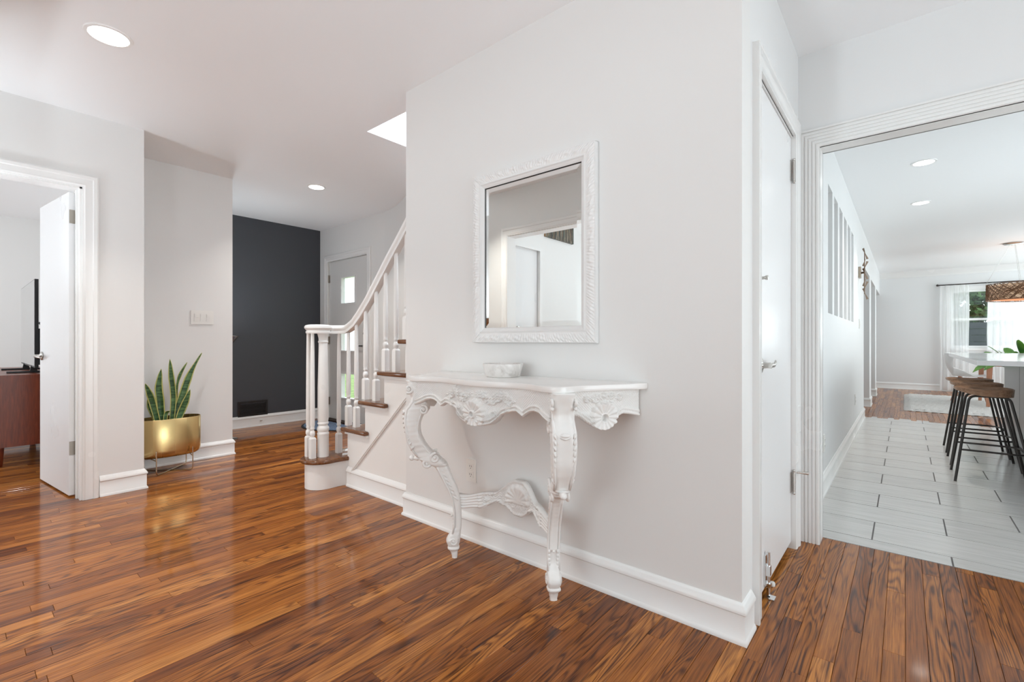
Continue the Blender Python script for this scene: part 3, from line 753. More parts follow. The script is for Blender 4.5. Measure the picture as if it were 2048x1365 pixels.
def leaves(a_, z_, fr=300., amp=.004):
    return amp * (abs(math.sin(a_ * fr + 3 * math.sin(z_ * 190))) * abs(math.sin(z_ * fr * 1.1 + 2.2 * math.sin(a_ * 150)))) ** .6
ZB = [(0, .690), (.05, .692), (.085, .700), (.11, .716), (.13, .742), (.16, .752), (.19, .760), (.205, .761), (.222, .752), (.236, .744), (.25, .755), (.275, .768), (.30, .772), (.325, .768), (.35, .755), (.39, .738)]
def front_y(o): return 1.412 - .020 * math.exp(-(o / .10) ** 2) + .010 * math.sin(min(abs(o), .39) / .39 * PI) - .020 * sstep(.28, .39, abs(o))
def front_relief(o, z):
    a_ = abs(o); zb = interp(ZB, a_); d = z - zb; h = 0.
    h += .007 * math.exp(-((d - .006) / .0045) ** 2) + .006 * math.exp(-((d - .021) / .004) ** 2) - .003 * math.exp(-((d - .0135) / .003) ** 2)
    s_ = shell(o, z - .737, .062, 15, .017)
    if z < .737: s_ *= .7
    h = max(h, s_) if math.hypot(o, z - .737) < .08 else h
    # acanthus wings either side of the shell
    wz = z - (.735 - .010 * math.sin((a_ - .05) * 26)); wing = sstep(.045, .065, a_) * sstep(.135, .105, a_) * sstep(.034, .012, abs(z - .722 - (a_ - .06) * .35))
    h += wing * (.011 + .006 * math.sin((z * 1.3 + a_ * 1.7) * 420))
    e_ = ((a_ - .118) / .075) ** 2 + ((z - .808 - .010 * math.sin(a_ * 60)) / .024) ** 2 + .35 * math.sin(a_ * 170) * math.sin(z * 210)
    h += sstep(1.0, .75, e_) * (.003 + leaves(o, z, 230, .010))
    top = sstep(.0, .02, a_) * sstep(.075, .06, a_) * sstep(.803, .808, z) * sstep(.835, .828, z); h += top * leaves(o, z, 240, .009)
    h += curl(a_ - .158, z - .764, .011, .011) + curl(a_ - .098, z - .758, .010, .010) + curl(a_ - .03, z - .713, .010, .012)
    if h < .002: h += lattice(o, z)
    r = math.hypot(o, z - .737)
    if r < .010: h = -.015
    elif r < .017: h = max(h, .021)
    return h
def fr_f(u_, v_):
    o = -.385 + .77 * u_; zb = interp(ZB, abs(o)); z = zb + (.853 - zb) * v_
    return Vector((XC + o, front_y(o) - front_relief(o, z), z))
def fr_b(u_, v_):
    o = -.385 + .77 * u_; zb = interp(ZB, abs(o)); z = zb + (.853 - zb) * v_
    return Vector((XC + o, front_y(o) + .018, z))
mb = MB(); mb.slab_grid(fr_f, fr_b, 400, 84); mb.build('front_apron', M['plaster'], ct, smooth=3.2)
ZS = [(0, .756), (.03, .762), (.062, .766), (.085, .755), (.11, .737), (.138, .720), (.165, .708), (.19, .705), (.212, .712), (.235, .730), (.258, .754), (.275, .760), (.30, .757), (.352, .746)]
def side_apron(sg):
    A = Vector((XC + sg * .417, 1.412, 0)); B = Vector((XC + sg * .572, 1.735, 0)); D = (B - A); L = D.length; D.normalize()
    N = Vector((D.y, -D.x, 0)) * (1 if sg > 0 else -1)
    def rel(t_, z):
        zb = interp(ZS, t_); d = z - zb
        h = .005 * math.exp(-((d - .006) / .005) ** 2) + .004 * math.exp(-((d - .020) / .004) ** 2)
        s_ = shell(t_ - .187, z - .752, .062, 15, .012); h = max(h, s_)
        h += sstep(1.0, .7, ((t_ - .187) / .10) ** 2 + ((z - .824) / .018) ** 2 + .3 * math.sin(t_ * 160)) * (.002 + leaves(t_, z, 240, .008))
        h += curl(t_ - .187, z - .832, .010, .009)
        w_ = sstep(.05, .07, t_) * sstep(.15, .13, t_) * sstep(.03, .01, abs(z - .76 + (t_ - .06) * .25)); h += w_ * (.004 + .003 * math.sin((z + t_ * 1.4) * 700))
        if h < .0015: h += lattice(t_, z)
        r = math.hypot(t_ - .187, z - .749)
        if r < .014: h = -.013
        elif r < .019: h = max(h, .011)
        return h
    def f(u_, v_):
        t_ = .002 + (L - .004) * u_; zb = interp(ZS, t_ * .356 / L); z = zb + (.853 - zb) * v_
        q = A + D * t_ + N * (rel(t_ * .356 / L, z)); return Vector((q.x, q.y, z))
    def g(u_, v_):
        t_ = .002 + (L - .004) * u_; zb = interp(ZS, t_ * .356 / L); z = zb + (.853 - zb) * v_
        q = A + D * t_ - N * .018; return Vector((q.x, q.y, z))
    mb = MB(); mb.slab_grid(f, g, 190, 76); mb.build('side_apron', M['plaster'], ct, smooth=3.2)
side_apron(1); side_apron(-1)
LEG = [  # z, inner s, outer s, half breadth
    (.853, .118, .225, .046), (.83, .109, .220, .046), (.80, .112, .212, .045), (.77, .118, .204, .043), (.74, .120, .214, .043), (.712, .128, .236, .044), (.672, .152, .236, .045), (.633, .160, .231, .045), (.595, .154, .227, .043),
    (.556, .136, .214, .040), (.53, .115, .200, .035), (.505, .090, .186, .032), (.485, .066, .172, .035), (.465, .044, .152, .036), (.45, .032, .118, .032), (.44, .026, .094, .026), (.415, .016, .076, .024), (.386, .006, .058, .023),
    (.355, -.008, .042, .022), (.326, -.019, .027, .0215), (.296, -.026, .016, .021), (.266, -.031, .008, .021), (.206, -.036, .0, .0205), (.15, -.036, .0, .0215), (.128, -.034, .010, .024), (.110, -.031, .024, .027), (.095, -.030, .034, .029),
    (.08, -.028, .036, .029), (.068, -.026, .032, .027), (.058, -.022, .027, .023), (.052, -.026, .030, .027), (.046, -.026, .029, .027), (.038, -.020, .021, .021), (.028, -.018, .015, .018), (.010, -.017, .010, .0155), (.0, -.016, .009, .015)]
def dense(tab, sub=5):
    out_ = []
    for i in range(len(tab) - 1):
        p0 = tab[max(0, i - 1)]; p1 = tab[i]; p2 = tab[i + 1]; p3 = tab[min(len(tab) - 1, i + 2)]
        for k in range(sub):
            t_ = k / sub; row = []
            for c in range(4):
                m1 = (p2[c] - p0[c]) / 2 * .8; m2 = (p3[c] - p1[c]) / 2 * .8
                row.append((2 * t_ ** 3 - 3 * t_ ** 2 + 1) * p1[c] + (t_ ** 3 - 2 * t_ ** 2 + t_) * m1 + (-2 * t_ ** 3 + 3 * t_ ** 2) * p2[c] + (t_ ** 3 - t_ ** 2) * m2)
            row[0] = p1[0] + (p2[0] - p1[0]) * t_; out_.append(tuple(row))
    out_.append(tab[-1]); return out_
def console_leg(sg):
    F0 = Vector((XC + sg * .291, 1.55, 0)); d = Vector((sg * .7071, -.7071, 0)); p = Vector((.7071 * sg, .7071, 0))
    mb = MB(); rings = []; NS = 32
    for z, si, so, b in dense(LEG):
        c = (si + so) / 2; a_ = (so - si) / 2; ring = []
        for k in range(NS):
            th = 2 * PI * k / NS; ct_, sn = math.cos(th), math.sin(th)
            e = .62
            u_ = math.copysign(abs(ct_) ** e, ct_); v_ = math.copysign(abs(sn) ** e, sn)
            m_ = 1.0
            if z > .50 and ct_ > .3: m_ -= .16 * sstep(.35, .0, abs(sn)) * sstep(.845, .80, z)      # hollow on the face of the knee
            if .12 < z < .42 and ct_ > .3: m_ -= .12 * sstep(.4, 0, abs(sn))
            if z < .04: m_ += .05 * math.cos(8 * th)
            if .06 < z < .12: m_ += .035 * math.cos(10 * th)
            if .435 < z < .505: m_ += .09 * math.sin(z * 480 + th * 3) * sstep(.435, .45, z) * sstep(.505, .49, z)
            if .27 < z < .435: m_ += .07 * max(0, math.sin(z * 330 - th * 2)) * sstep(.27, .32, z)
            if .54 < z < .75 and ct_ < .2: m_ += .05 * abs(math.sin(z * 210 + th * 2))
            ring.append(mb.bm.verts.new(F0 + d * (c + a_ * u_ * m_) + p * (b * v_ * (1 + .03 * math.sin(z * 260 + 2 * th))) + Vector((0, 0, z))))
        rings.append(ring)
    for A, B in zip(rings, rings[1:]):
        for k in range(NS): mb.bm.faces.new((A[k], A[(k + 1) % NS], B[(k + 1) % NS], B[k]))
    mb.bm.faces.new(rings[0]); mb.bm.faces.new(rings[-1])
    bq = lambda z: interp([(r_[0], r_[3]) for r_ in LEG[::-1]], z)
    def P(s_, z, q): return F0 + d * s_ + p * q + Vector((0, 0, z))
    def volute(s_, z, q, r, turns=1.6, w_=.0045, start=0., dirn=1):
        pts = []
        n = int(26 * turns)
        for i in range(n + 1):
            t_ = i / n; a_ = start + dirn * 2 * PI * turns * t_; rr = r * (1 - .86 * t_)
            pts.append(P(s_ + rr * math.cos(a_), z + rr * math.sin(a_), q))
        mb.tube(pts, [w_ * (1 - .45 * i / n) for i in range(n + 1)], 8)
        mb.sphere(P(s_, z, q), r * .30, seg=10, rings=6)
    for side in (-1, 1):
        volute(.142, .716, side * (bq(.716) * .95), .022, 1.5, .0075, 1.2, 1)
        volute(.208, .815, side * (bq(.815) * .95), .020, 1.4, .007, -1.0, -1)
        volute(.088, .486, side * (bq(.486) * .92), .024, 1.5, .0075, 1.8, -1)
        volute(.128, .462, side * (bq(.462) * .85), .020, 1.3, .0075, 3.6, 1)
        volute(.002, .086, side * .0275, .020, 1.7, .0045, 2.2, 1)
        # rib along the outer edge, and along the inner edge
        mb.tube([P(s_, z, side * .86 * bq(z)) for s_, z in ((.195, .85), (.182, .80), (.190, .755), (.220, .715), (.226, .67), (.222, .62), (.215, .57), (.198, .53), (.172, .495))], [.006, .006, .006, .007, .007, .006, .006, .005, .004], 8)
        mb.tube([P(s_, z, side * .82 * bq(z)) for s_, z in ((.128, .755), (.137, .74), (.152, .70), (.165, .66), (.170, .62), (.162, .58), (.145, .545), (.12, .515), (.10, .50))], .005, 8)
        mb.tube([P(s_, z, side * .0225) for s_, z in ((.078, .44), (.062, .405), (.042, .365), (.022, .325), (.006, .28), (-.002, .22), (-.002, .16), (.006, .12))], [.006, .006, .005, .005, .004, .004, .004, .004], 8)
        # acanthus ticks
        for k in range(9):
            z = .70 - k * .021; s_ = .234 - .0006 * k * k
            mb.tube([P(s_ - .012, z + .012, side * .036), P(s_ - .001, z + .006, side * .037), P(s_ + .004, z - .006, side * .033)], [.002, .006, .003], 8)
        for k in range(7):
            z = .425 - k * .022; s_ = .064 - k * .0105
            mb.tube([P(s_ - .022, z - .014, side * .021), P(s_ - .008, z + .0, side * .0225), P(s_ + .003, z + .004, side * .017)], [.002, .0055, .003], 8)
        for k in range(5):
            z = .195 - k * .016; mb.sphere(P(.0, z, side * .017), .006, (1, 1, 1.6), 8, 6)
    mb.sphere(P(.226, .705, 0), .020, (1, 1, .5)); mb.tube([P(.232, .700, -.018), P(.238, .694, 0), P(.232, .700, .018)], .005, 8); mb.sphere(P(.200, .482, 0), .0135); mb.tube([P(.150, .500, 0), P(.175, .478, 0), P(.200, .482, 0)], [.014, .011, .008], 10)
    mb.sphere(P(.012, .20, 0), .006)
    mb.build('leg', M['plaster'], ct, smooth=3.2)
console_leg(1); console_leg(-1)
# shaped stretcher with a shell, bowed back to the wall
def str_f(u_, v_, back=False):
    o = -.30 + .60 * u_; a_ = abs(o)
    zl = .232 + .012 * math.exp(-((a_ - .20) / .05) ** 2) + .045 * sstep(.19, .10, a_) - .050 * sstep(.10, .015, a_)
    zt = .300 + .020 * sstep(.25, .15, a_) + .072 * sstep(.13, .02, a_)
    z = zl + (zt - zl) * v_
    y = 1.565 + .120 * sstep(.31, .02, a_)
    if back: return Vector((XC + o, y + .024, z))
    h = 0
    if a_ > .17: h = .006 * abs(math.sin((v_ * 5.0) * PI)) ** .7 + (.005 if a_ < .185 else 0)
    else:
        d_ = z - zl; h = .007 * math.exp(-((d_ - .007) / .005) ** 2) + leaves(o, z, 260, .006)
        h += .006 * math.exp(-((zt - z - .006) / .005) ** 2)
    s_ = shell(o, z - .300, .072, 15, .012)
    if math.hypot(o, z - .300) < .08 and z > .285: h = max(h * .3, s_)
    h += curl(a_ - .085, z - .268, .016, .014) + curl(a_ - .15, z - .285, .010, .008)
    return Vector((XC + o, y - h, z))
mb = MB(); mb.slab_grid(lambda a_, b_: str_f(a_, b_), lambda a_, b_: str_f(a_, b_, True), 200, 34); mb.build('stretcher', M['plaster'], ct, smooth=3.2)

# ------------------------------------------------------------------ WALL MIRROR
mi = thing('wall_mirror', 'rectangular mirror in a white ornate carved frame hung on the white wall', 'mirror', (-1.343, 1.742, 1.45))
X0, X1, Z0, Z1 = -1.702, -.985, 1.030, 1.878; FW = .076
def frame_h(w_, s_):
    """height of the frame off the wall; w_ 0 outer .. 1 inner, s_ metres along"""
    h = .030
    if w_ < .04: h = .030 * w_ / .04
    elif w_ < .60:
        q = (w_ - .04) / .56; env = math.sin(PI * q) ** .6
        k = int(s_ // .052); ph = (s_ % .052) / .052
        r_ = random.Random(k).random()
        a_ = abs(math.sin(PI * ph * (3 + k % 2))) ** .8
        b_ = math.sin(q * PI * (2 + k % 3) + ph * 5) * .5 + .5
        c_ = math.exp(-(((q - .5) / .2) ** 2 + ((ph - .5) / .22) ** 2))
        h = .026 + env * (.0045 * a_ + .003 * b_ + .004 * c_)
    elif w_ < .66: h = .026
    elif w_ < .80: h = .029 - .003 * math.cos((w_ - .66) / .14 * 2 * PI)
    elif w_ < .84: h = .024
    else: h = .024 - .008 * (w_ - .84) / .16
    return h
def member(p0, p1, q0, q1, n):
    """outer edge p0->p1, inner edge q0->q1 (x,z)"""
    L = math.hypot(p1[0] - p0[0], p1[1] - p0[1])
    def f(u_, v_, back=False):
        ax, az = p0[0] + (p1[0] - p0[0]) * u_, p0[1] + (p1[1] - p0[1]) * u_
        bx_, bz = q0[0] + (q1[0] - q0[0]) * u_, q0[1] + (q1[1] - q0[1]) * u_
        h = 0 if back else frame_h(v_, u_ * L)
        return Vector((ax + (bx_ - ax) * v_, 1.744 - h, az + (bz - az) * v_))
    mb = MB(); mb.slab_grid(f, lambda a_, b_: f(a_, b_, True), n, 26); return mb
xi0, xi1, zi0, zi1 = X0 + FW, X1 - FW, Z0 + FW, Z1 - FW + .006
for a_ in (((X0, Z0), (X1, Z0), (xi0, zi0), (xi1, zi0), 230), ((X1, Z0), (X1, Z1), (xi1, zi0), (xi1, zi1), 280), ((X1, Z1), (X0, Z1), (xi1, zi1), (xi0, zi1), 230), ((X0, Z1), (X0, Z0), (xi0, zi1), (xi0, zi0), 280)):
    member(*a_).build('frame_moulding', M['trim'], mi, smooth=3.2)
mb = MB(); bvl = .024
R_ = [(xi0 - .004, xi1 + .004, zi0 - .004, zi1 + .004, 1.7320), (xi0 + bvl, xi1 - bvl, zi0 + bvl, zi1 - bvl, 1.7305)]
vs4 = []
for a_, b_, c_, d_, y in R_: vs4.append([mb.bm.verts.new(q) for q in ((a_, y, c_), (b_, y, c_), (b_, y, d_), (a_, y, d_))])
for k in range(4): mb.bm.faces.new((vs4[0][k], vs4[0][(k + 1) % 4], vs4[1][(k + 1) % 4], vs4[1][k]))
mb.bm.faces.new(vs4[1])
mb.bm.faces.new([mb.bm.verts.new(q) for q in ((xi0 - .004, 1.742, zi0 - .004), (xi0 - .004, 1.742, zi1 + .004), (xi1 + .004, 1.742, zi1 + .004), (xi1 + .004, 1.742, zi0 - .004))])
mb.build('mirror_glass', M['mirror'], mi, recalc=False)
mb = MB()
for a_, b_, c_, d_ in ((xi0 - .003, xi0 + .0015, zi0, zi1), (xi0, xi1, zi1 - .0015, zi1 + .003)): mb.box(a_, 1.7275, c_, b_, 1.7295, d_)
mb.build('dark_rebate', M['slot'], mi)

# ------------------------------------------------------------------ bowl, outlet, switches
mb = MB(); bc = (-1.418, 1.628, .8762)
def octr(r, z, k, seg): a_ = 2 * PI * k / seg; return r * (1 + .018 * math.cos(6 * a_))
prof = [(0, 0), (.074, 0), (.079, .004), (.090, .040), (.094, .058), (.0925, .061), (.084, .061), (.081, .055), (.074, .018), (.060, .012), (0, .011)]
rings = []
for r, z in prof: rings.append([mb.bm.verts.new((bc[0] + octr(r, z, k, 48) * math.cos(2 * PI * k / 48), bc[1] + octr(r, z, k, 48) * math.sin(2 * PI * k / 48), bc[2] + z)) for k in range(48)])
for A, B in zip(rings, rings[1:]):
    for k in range(48): mb.bm.faces.new((A[k], A[(k + 1) % 48], B[(k + 1) % 48], B[k]))
tag(mb.build('bowl', M['marble'], smooth=.7), 'pale rough marble bowl standing on the white console table', 'bowl')

def outlet(loc, normal, label, group=None, cat='outlet', kind='outlet'):
    """loc = centre on the wall, normal 'y-' or 'x+'"""
    t_ = thing(kind if kind != 'outlet' else 'wall_outlet', label, cat, loc, group)
    def put(mb, name, m, parent=t_):
        if normal == 'x+': bmesh.ops.rotate(mb.bm, verts=mb.bm.verts, matrix=Matrix.Rotation(PI / 2, 3, 'Z'))
        return mb.build(name, m, parent, smooth=.5, local=True)
    return t_, put
def duplex(loc, normal, label):
    t_, put = outlet(loc, normal, label)
    mb = MB(); mb.box(-.036, -.005, -.058, .036, -.0003, .058, .003); pl = put(mb, 'cover_plate', M['plate'])
    for z in (-.021, .021):
        mb = MB(); mb.box(-.017, -.0075, z - .0155, .017, -.004, z + .0155, .003); so = put(mb, 'socket', M['plate'])
        mb = MB()
        for x in (-.0065, .0065): mb.box(x - .0012, -.0079, z - .002, x + .0012, -.0074, z + .007)
        mb.lathe([(0, 0), (.0024, 0), (.0024, .0005), (0, .0005)], (0, -.0074, z - .0085), 10, M4=Matrix.Rotation(PI / 2, 4, 'X')); put(mb, 'slot', M['slot'], so)
    mb = MB(); mb.sphere((0, -.005, 0), .003, (1, .4, 1)); put(mb, 'screw', M['plate'])
duplex((-1.738, 1.7447, .363), 'y', 'white electrical outlet on the wall below the carved console table')
duplex((-.4297, 3.86, .335), 'x+', 'white outlet low on the hallway wall just inside the kitchen opening')
duplex((-.4297, 6.5, .385), 'x+', 'white outlet low near the far end of the hallway wall')
t_, put = outlet((-4.7397, 1.412, 1.247), 'x+', 'white three gang light switch on the wall above the snake plant', cat='switch', kind='light_switch')
mb = MB(); mb.box(-.086, -.006, -.060, .086, -.0003, .060, .003); put(mb, 'cover_plate', M['plate'])
for x in (-.046, 0, .046):
    mb = MB(); mb.box(x - .0165, -.0085, -.033, x + .0165, -.005, .033, .002)
    mb.box(x - .013, -.0115 if x else -.010, 0.0, x + .013, -.008, .028, .002); put(mb, 'rocker', M['plate'])
t_, put = outlet((-.4297, 7.12, 1.25), 'x+', 'small white switch plate on the hallway wall below the bronze sconce', cat='switch', kind='light_switch')
mb = MB(); mb.box(-.036, -.006, -.058, .036, -.0003, .058, .003); put(mb, 'cover_plate', M['plate'])
mb = MB(); mb.box(-.016, -.010, -.033, .016, -.005, .033, .002); put(mb, 'rocker', M['plate'])
# vent register in the dark wall
vt = thing('wall_vent', 'black metal air register low on the charcoal wall', 'vent', (-6.07, 2.345, .22))
mb = MB()
for a_ in ((2.175, 2.20, .125, .315), (2.49, 2.515, .125, .315), (2.20, 2.49, .125, .15), (2.20, 2.49, .29, .315)): mb.box(-6.069, a_[0], a_[2], -6.062, a_[1], a_[3], .001)
mb.build('frame', M['black'], vt)
for k in range(9):
    mb = MB(); mb.obox((-6.062, 2.345, .160 + k * .0145), (.004, .145, .0012), ((.8, 0, -.6), (0, 1, 0), (.6, 0, .8))); mb.build('louvre', M['black'], vt)
mb = MB(); R = Vector((1, 0, .1)).to_track_quat('Z', 'Y').to_matrix().to_4x4(); mb.lathe([(0, 0), (.011, 0), (.011, .004), (.004, .006), (.004, .055), (.008, .058), (.008, .068), (0, .069)], (-6.055, 2.43, .07), 12, M4=R)
tag(mb.build('doorstop', M['plate'], smooth=.6), 'small metal doorstop screwed into the baseboard of the charcoal wall', 'doorstop')

# ------------------------------------------------------------------ recessed lights
def can(x, y, label, r=.085, p=16):
    t_ = thing('recessed_light', label, 'ceiling light', (x, y, ZC))
    mb = MB(); mb.lathe([(r - .018, -.001), (r - .016, -.006), (r - .002, -.005), (r, -.0005), (r, 0), (r - .02, 0)], (0, 0, 0), 36); mb.build('trim_ring', M['lamptrim'], t_, smooth=.6, local=True)
    mb = MB(); mb.lathe([(0, -.0055), (r - .030, -.005), (r - .017, -.0035), (r - .017, -.001), (0, -.001)], (0, 0, 0), 36); mb.build('diffuser', M['lampdisc'], t_, smooth=.6, local=True)
    l = bpy.data.lights.new('downlight', 'AREA'); l.shape = 'DISK'; l.size = .12; l.energy = p; l.color = WARM; l.spread = math.radians(110)
    o = bpy.data.objects.new('downlight', l); COL.objects.link(o); o.location = (x, y, ZC - .012)
can(-2.975, .49, 'round recessed ceiling light at the upper left above the hall floor', .095, 12)
can(-4.36, 2.26, 'round recessed ceiling light near the charcoal foyer wall', p=10)
can(.12, 5.2, 'nearer round recessed light in the kitchen ceiling', p=5)
can(.13, 6.7, 'farther round recessed light in the kitchen ceiling', p=5)

# two added uplighters, out of view, to brighten the ceiling and walls
for (ux, uy, uz, up_, nm, lab) in ((-3.80, -.22, 1.30, 7.0, 'fill_lamp', 'added unseen fill lamp, slim metal uplighter in the hall corner beside the left doorway'), (-5.45, 1.84, 1.10, 7.0, 'fill_lamp', 'added unseen fill lamp, slim metal uplighter in the foyer nook behind the plant wall')):
    tl_ = thing(nm, lab, 'added fill lamp', (ux, uy, 0))
    mb = MB(); mb.lathe([(0, 0), (.11, 0), (.11, .012), (.02, .02), (.012, .025), (0, .025)], (ux, uy, .001), 28); mb.build('base', M['steel'], tl_, smooth=.6)
    mb = MB(); mb.tube([(ux, uy, .024), (ux, uy, uz - .09)], .010, 12); mb.build('pole', M['steel'], tl_, smooth=1)
    mb = MB(); mb.lathe([(.02, uz - .11), (.06, uz - .09), (.12, uz - .01), (.125, uz - .01), (.12, uz - .005), (.055, uz - .08), (0, uz - .08)], (ux, uy, 0), 28); mb.build('lamp_shade', M['steel'], tl_, smooth=.8)
    l = bpy.data.lights.new('fill_uplight', 'AREA'); l.shape = 'DISK'; l.size = .18; l.energy = up_; l.color = (.85, .93, 1.0)
    o = bpy.data.objects.new('fill_uplight', l); COL.objects.link(o); o.location = (ux, uy, uz); o.rotation_euler = (PI, 0, 0)

# unseen uplighter added behind the camera, lifts light on the hall ceiling
tl_ = thing('fill_lamp_back', 'added unseen fill lamp, short and round, in the back room behind the opening', 'added fill lamp', (-.85, -1.0, 0))
mb = MB(); mb.lathe([(0, 0), (.12, 0), (.12, .01), (.03, .03), (.015, .05), (.015, .86), (.05, .88), (.12, .96), (.125, .96), (.125, .97), (.10, .97), (.05, .90), (0, .90)], (-.85, -1.0, .001), 32); mb.build('lamp_body', M['steel'], tl_, smooth=.6)
l = bpy.data.lights.new('fill_uplight', 'AREA'); l.shape = 'DISK'; l.size = .18; l.energy = 40; l.color = (.85, .93, 1.0)
o = bpy.data.objects.new('fill_uplight', l); COL.objects.link(o); o.location = (-.85, -1.0, .98); o.rotation_euler = (PI + math.radians(-5), 0, 0)

# ------------------------------------------------------------------ PLANT in the brass pot
pt = thing('potted_snake_plant', 'snake plant with yellow edged leaves in an oval brass pot on a wire stand', 'plant', (-4.535, 1.12, 0))
mb = MB(); PC = (-4.535, 1.12); ra, rb = .125, .215
def oval(r, n=56):
    return [(PC[0] + (ra - r) * math.copysign(abs(math.cos(a_)) ** .85, math.cos(a_)), PC[1] + (rb - r) * math.copysign(abs(math.sin(a_)) ** .85, math.sin(a_))) for a_ in [2 * PI * k / n for k in range(n)]]
rings = []
for ins, z in ((.115, .122), (.05, .122), (.03, .126), (.012, .138), (.003, .155), (0, .18), (0, .425), (.001, .4265), (.0035, .4265), (.0035, .40), (.006, .20), (.05, .18)):
    rings.append([mb.bm.verts.new((x, y, z)) for x, y in oval(ins)])
for A, B in zip(rings, rings[1:]):
    for k in range(56): mb.bm.faces.new((A[k], A[(k + 1) % 56], B[(k + 1) % 56], B[k]))
mb.bm.faces.new(rings[0]); mb.build('pot', M['brass'], pt, smooth=.7)
mb = MB(); A = [mb.bm.verts.new((x, y, .385 + .006 * math.sin(x * 90) * math.sin(y * 70))) for x, y in oval(.005)]; c_ = mb.bm.verts.new((PC[0], PC[1], .392))
for k in range(56): mb.bm.faces.new((c_, A[k], A[(k + 1) % 56]))
mb.build('soil', M['soil'], pt)
def bent(pts, r=.0045, seg=8, fillet=.03):
    P = [Vector(p) for p in pts]; out_ = [P[0]]
    for i in range(1, len(P) - 1):
        a_ = (P[i - 1] - P[i]); b_ = (P[i + 1] - P[i]); f = min(fillet, a_.length * .45, b_.length * .45); a_ = P[i] + a_.normalized() * f; b_ = P[i] + b_.normalized() * f
        for k in range(7):
            t_ = k / 6; out_.append(a_ * (1 - t_) ** 2 + P[i] * 2 * t_ * (1 - t_) + b_ * t_ * t_)
    out_.append(P[-1]); return out_
fx, bx0 = -4.400, -4.675; ya, yb = 1.005, 1.245
for a_, b_ in (((fx, ya), (bx0, yb + .03)), ((fx, yb), (bx0, ya - .02))):
    mb = MB(); mb.tube(bent([(a_[0], a_[1], .19), (a_[0], a_[1], .005), (b_[0], b_[1], .005), (b_[0], b_[1], .19)]), .0042, 8); mb.build('stand_wire', M['brasswire'], pt, smooth=1)
mb = MB(); mb.tube(bent([(fx - .004, ya, .115), (bx0 + .004, ya - .02, .115)]), .0038, 8); mb.build('stand_brace', M['brasswire'], pt, smooth=1); mb = MB(); mb.tube([(fx - .004, yb, .115), (bx0 + .004, yb + .03, .115)], .0038, 8); mb.build('stand_brace', M['brasswire'], pt, smooth=1)
def blade(pts, widths, face=(1, -.3, 0), curl_=.25, name='leaf'):
    P = [Vector(p) for p in pts]; S_ = []
    n = 22
    for i in range(n + 1):
        t_ = i / n * (len(P) - 1); k = min(int(t_), len(P) - 2); f = t_ - k
        p0 = P[max(0, k - 1)]; p1 = P[k]; p2 = P[k + 1]; p3 = P[min(len(P) - 1, k + 2)]
        S_.append(.5 * ((2 * p1) + (p2 - p0) * f + (2 * p0 - 5 * p1 + 4 * p2 - p3) * f * f + (3 * p1 - p0 - 3 * p2 + p3) * f ** 3))
    mb = MB(); uv = []; F_ = Vector(face).normalized(); rows = []
    for i, c in enumerate(S_):
        t_ = i / n; tg = (S_[min(n, i + 1)] - S_[max(0, i - 1)]).normalized(); sd = tg.cross(F_).normalized(); nn = sd.cross(tg).normalized()
        w_ = interp(widths, t_); row = []
        for j in range(9):
            u_ = j / 4 - 1
            row.append(mb.bm.verts.new(c + sd * (w_ * u_) + nn * (-.35 * w_ * (1 - u_ * u_)))); uv.append(abs(u_))
        rows.append(row)
    for A, B in zip(rows, rows[1:]):
        for j in range(8): mb.bm.faces.new((A[j], A[j + 1], B[j + 1], B[j]))
    bmesh.ops.recalc_face_normals(mb.bm, faces=mb.bm.faces)
    L = pt.location
    for v in mb.bm.verts: v.co -= L
    me = bpy.data.meshes.new(name); mb.bm.to_mesh(me); mb.bm.free(); a_ = me.attributes.new('u', 'FLOAT', 'POINT'); a_.data.foreach_set('value', uv); me.materials.append(M['snake']); me.shade_smooth()
    o = bpy.data.objects.new(name, me); COL.objects.link(o); o.parent = pt
    sm = o.modifiers.new('thick', 'SOLIDIFY'); sm.thickness = .003; sm.offset = 0
    return o
WD = lambda m_: [(0, m_ * .75), (.35, m_), (.65, m_ * .95), (.85, m_ * .55), (.96, m_ * .15), (1, .0008)]
blade([(-4.50, 1.040, .38), (-4.50, 1.003, .56), (-4.49, .982, .63), (-4.49, .955, .712)], WD(.024))
blade([(-4.53, 1.070, .38), (-4.53, 1.060, .56), (-4.53, 1.050, .68), (-4.53, 1.066, .818)], WD(.028))
blade([(-4.52, 1.132, .38), (-4.52, 1.145, .58), (-4.52, 1.130, .76), (-4.52, 1.121, .895)], WD(.021))
blade([(-4.58, 1.160, .38), (-4.58, 1.176, .60), (-4.58, 1.200, .745), (-4.58, 1.255, .862)], [(0, .012), (.3, .014), (.52, .008), (.7, .013), (.88, .007), (1, .001)])
blade([(-4.52, 1.145, .38), (-4.52, 1.200, .575), (-4.52, 1.262, .775), (-4.52, 1.345, .943)], [(0, .020), (.3, .028), (.6, .026), (.8, .010), (.95, .005), (1, .001)])
blade([(-4.50, 1.165, .38), (-4.50, 1.195, .47), (-4.49, 1.222, .55), (-4.49, 1.252, .642)], WD(.026))
blade([(-4.50, 1.086, .38), (-4.50, 1.086, .43), (-4.50, 1.094, .468), (-4.48, 1.112, .482)], WD(.014))
blade([(-4.56, 1.050, .38), (-4.56, 1.020, .47), (-4.56, 1.000, .53), (-4.56, .99, .60)], WD(.022))

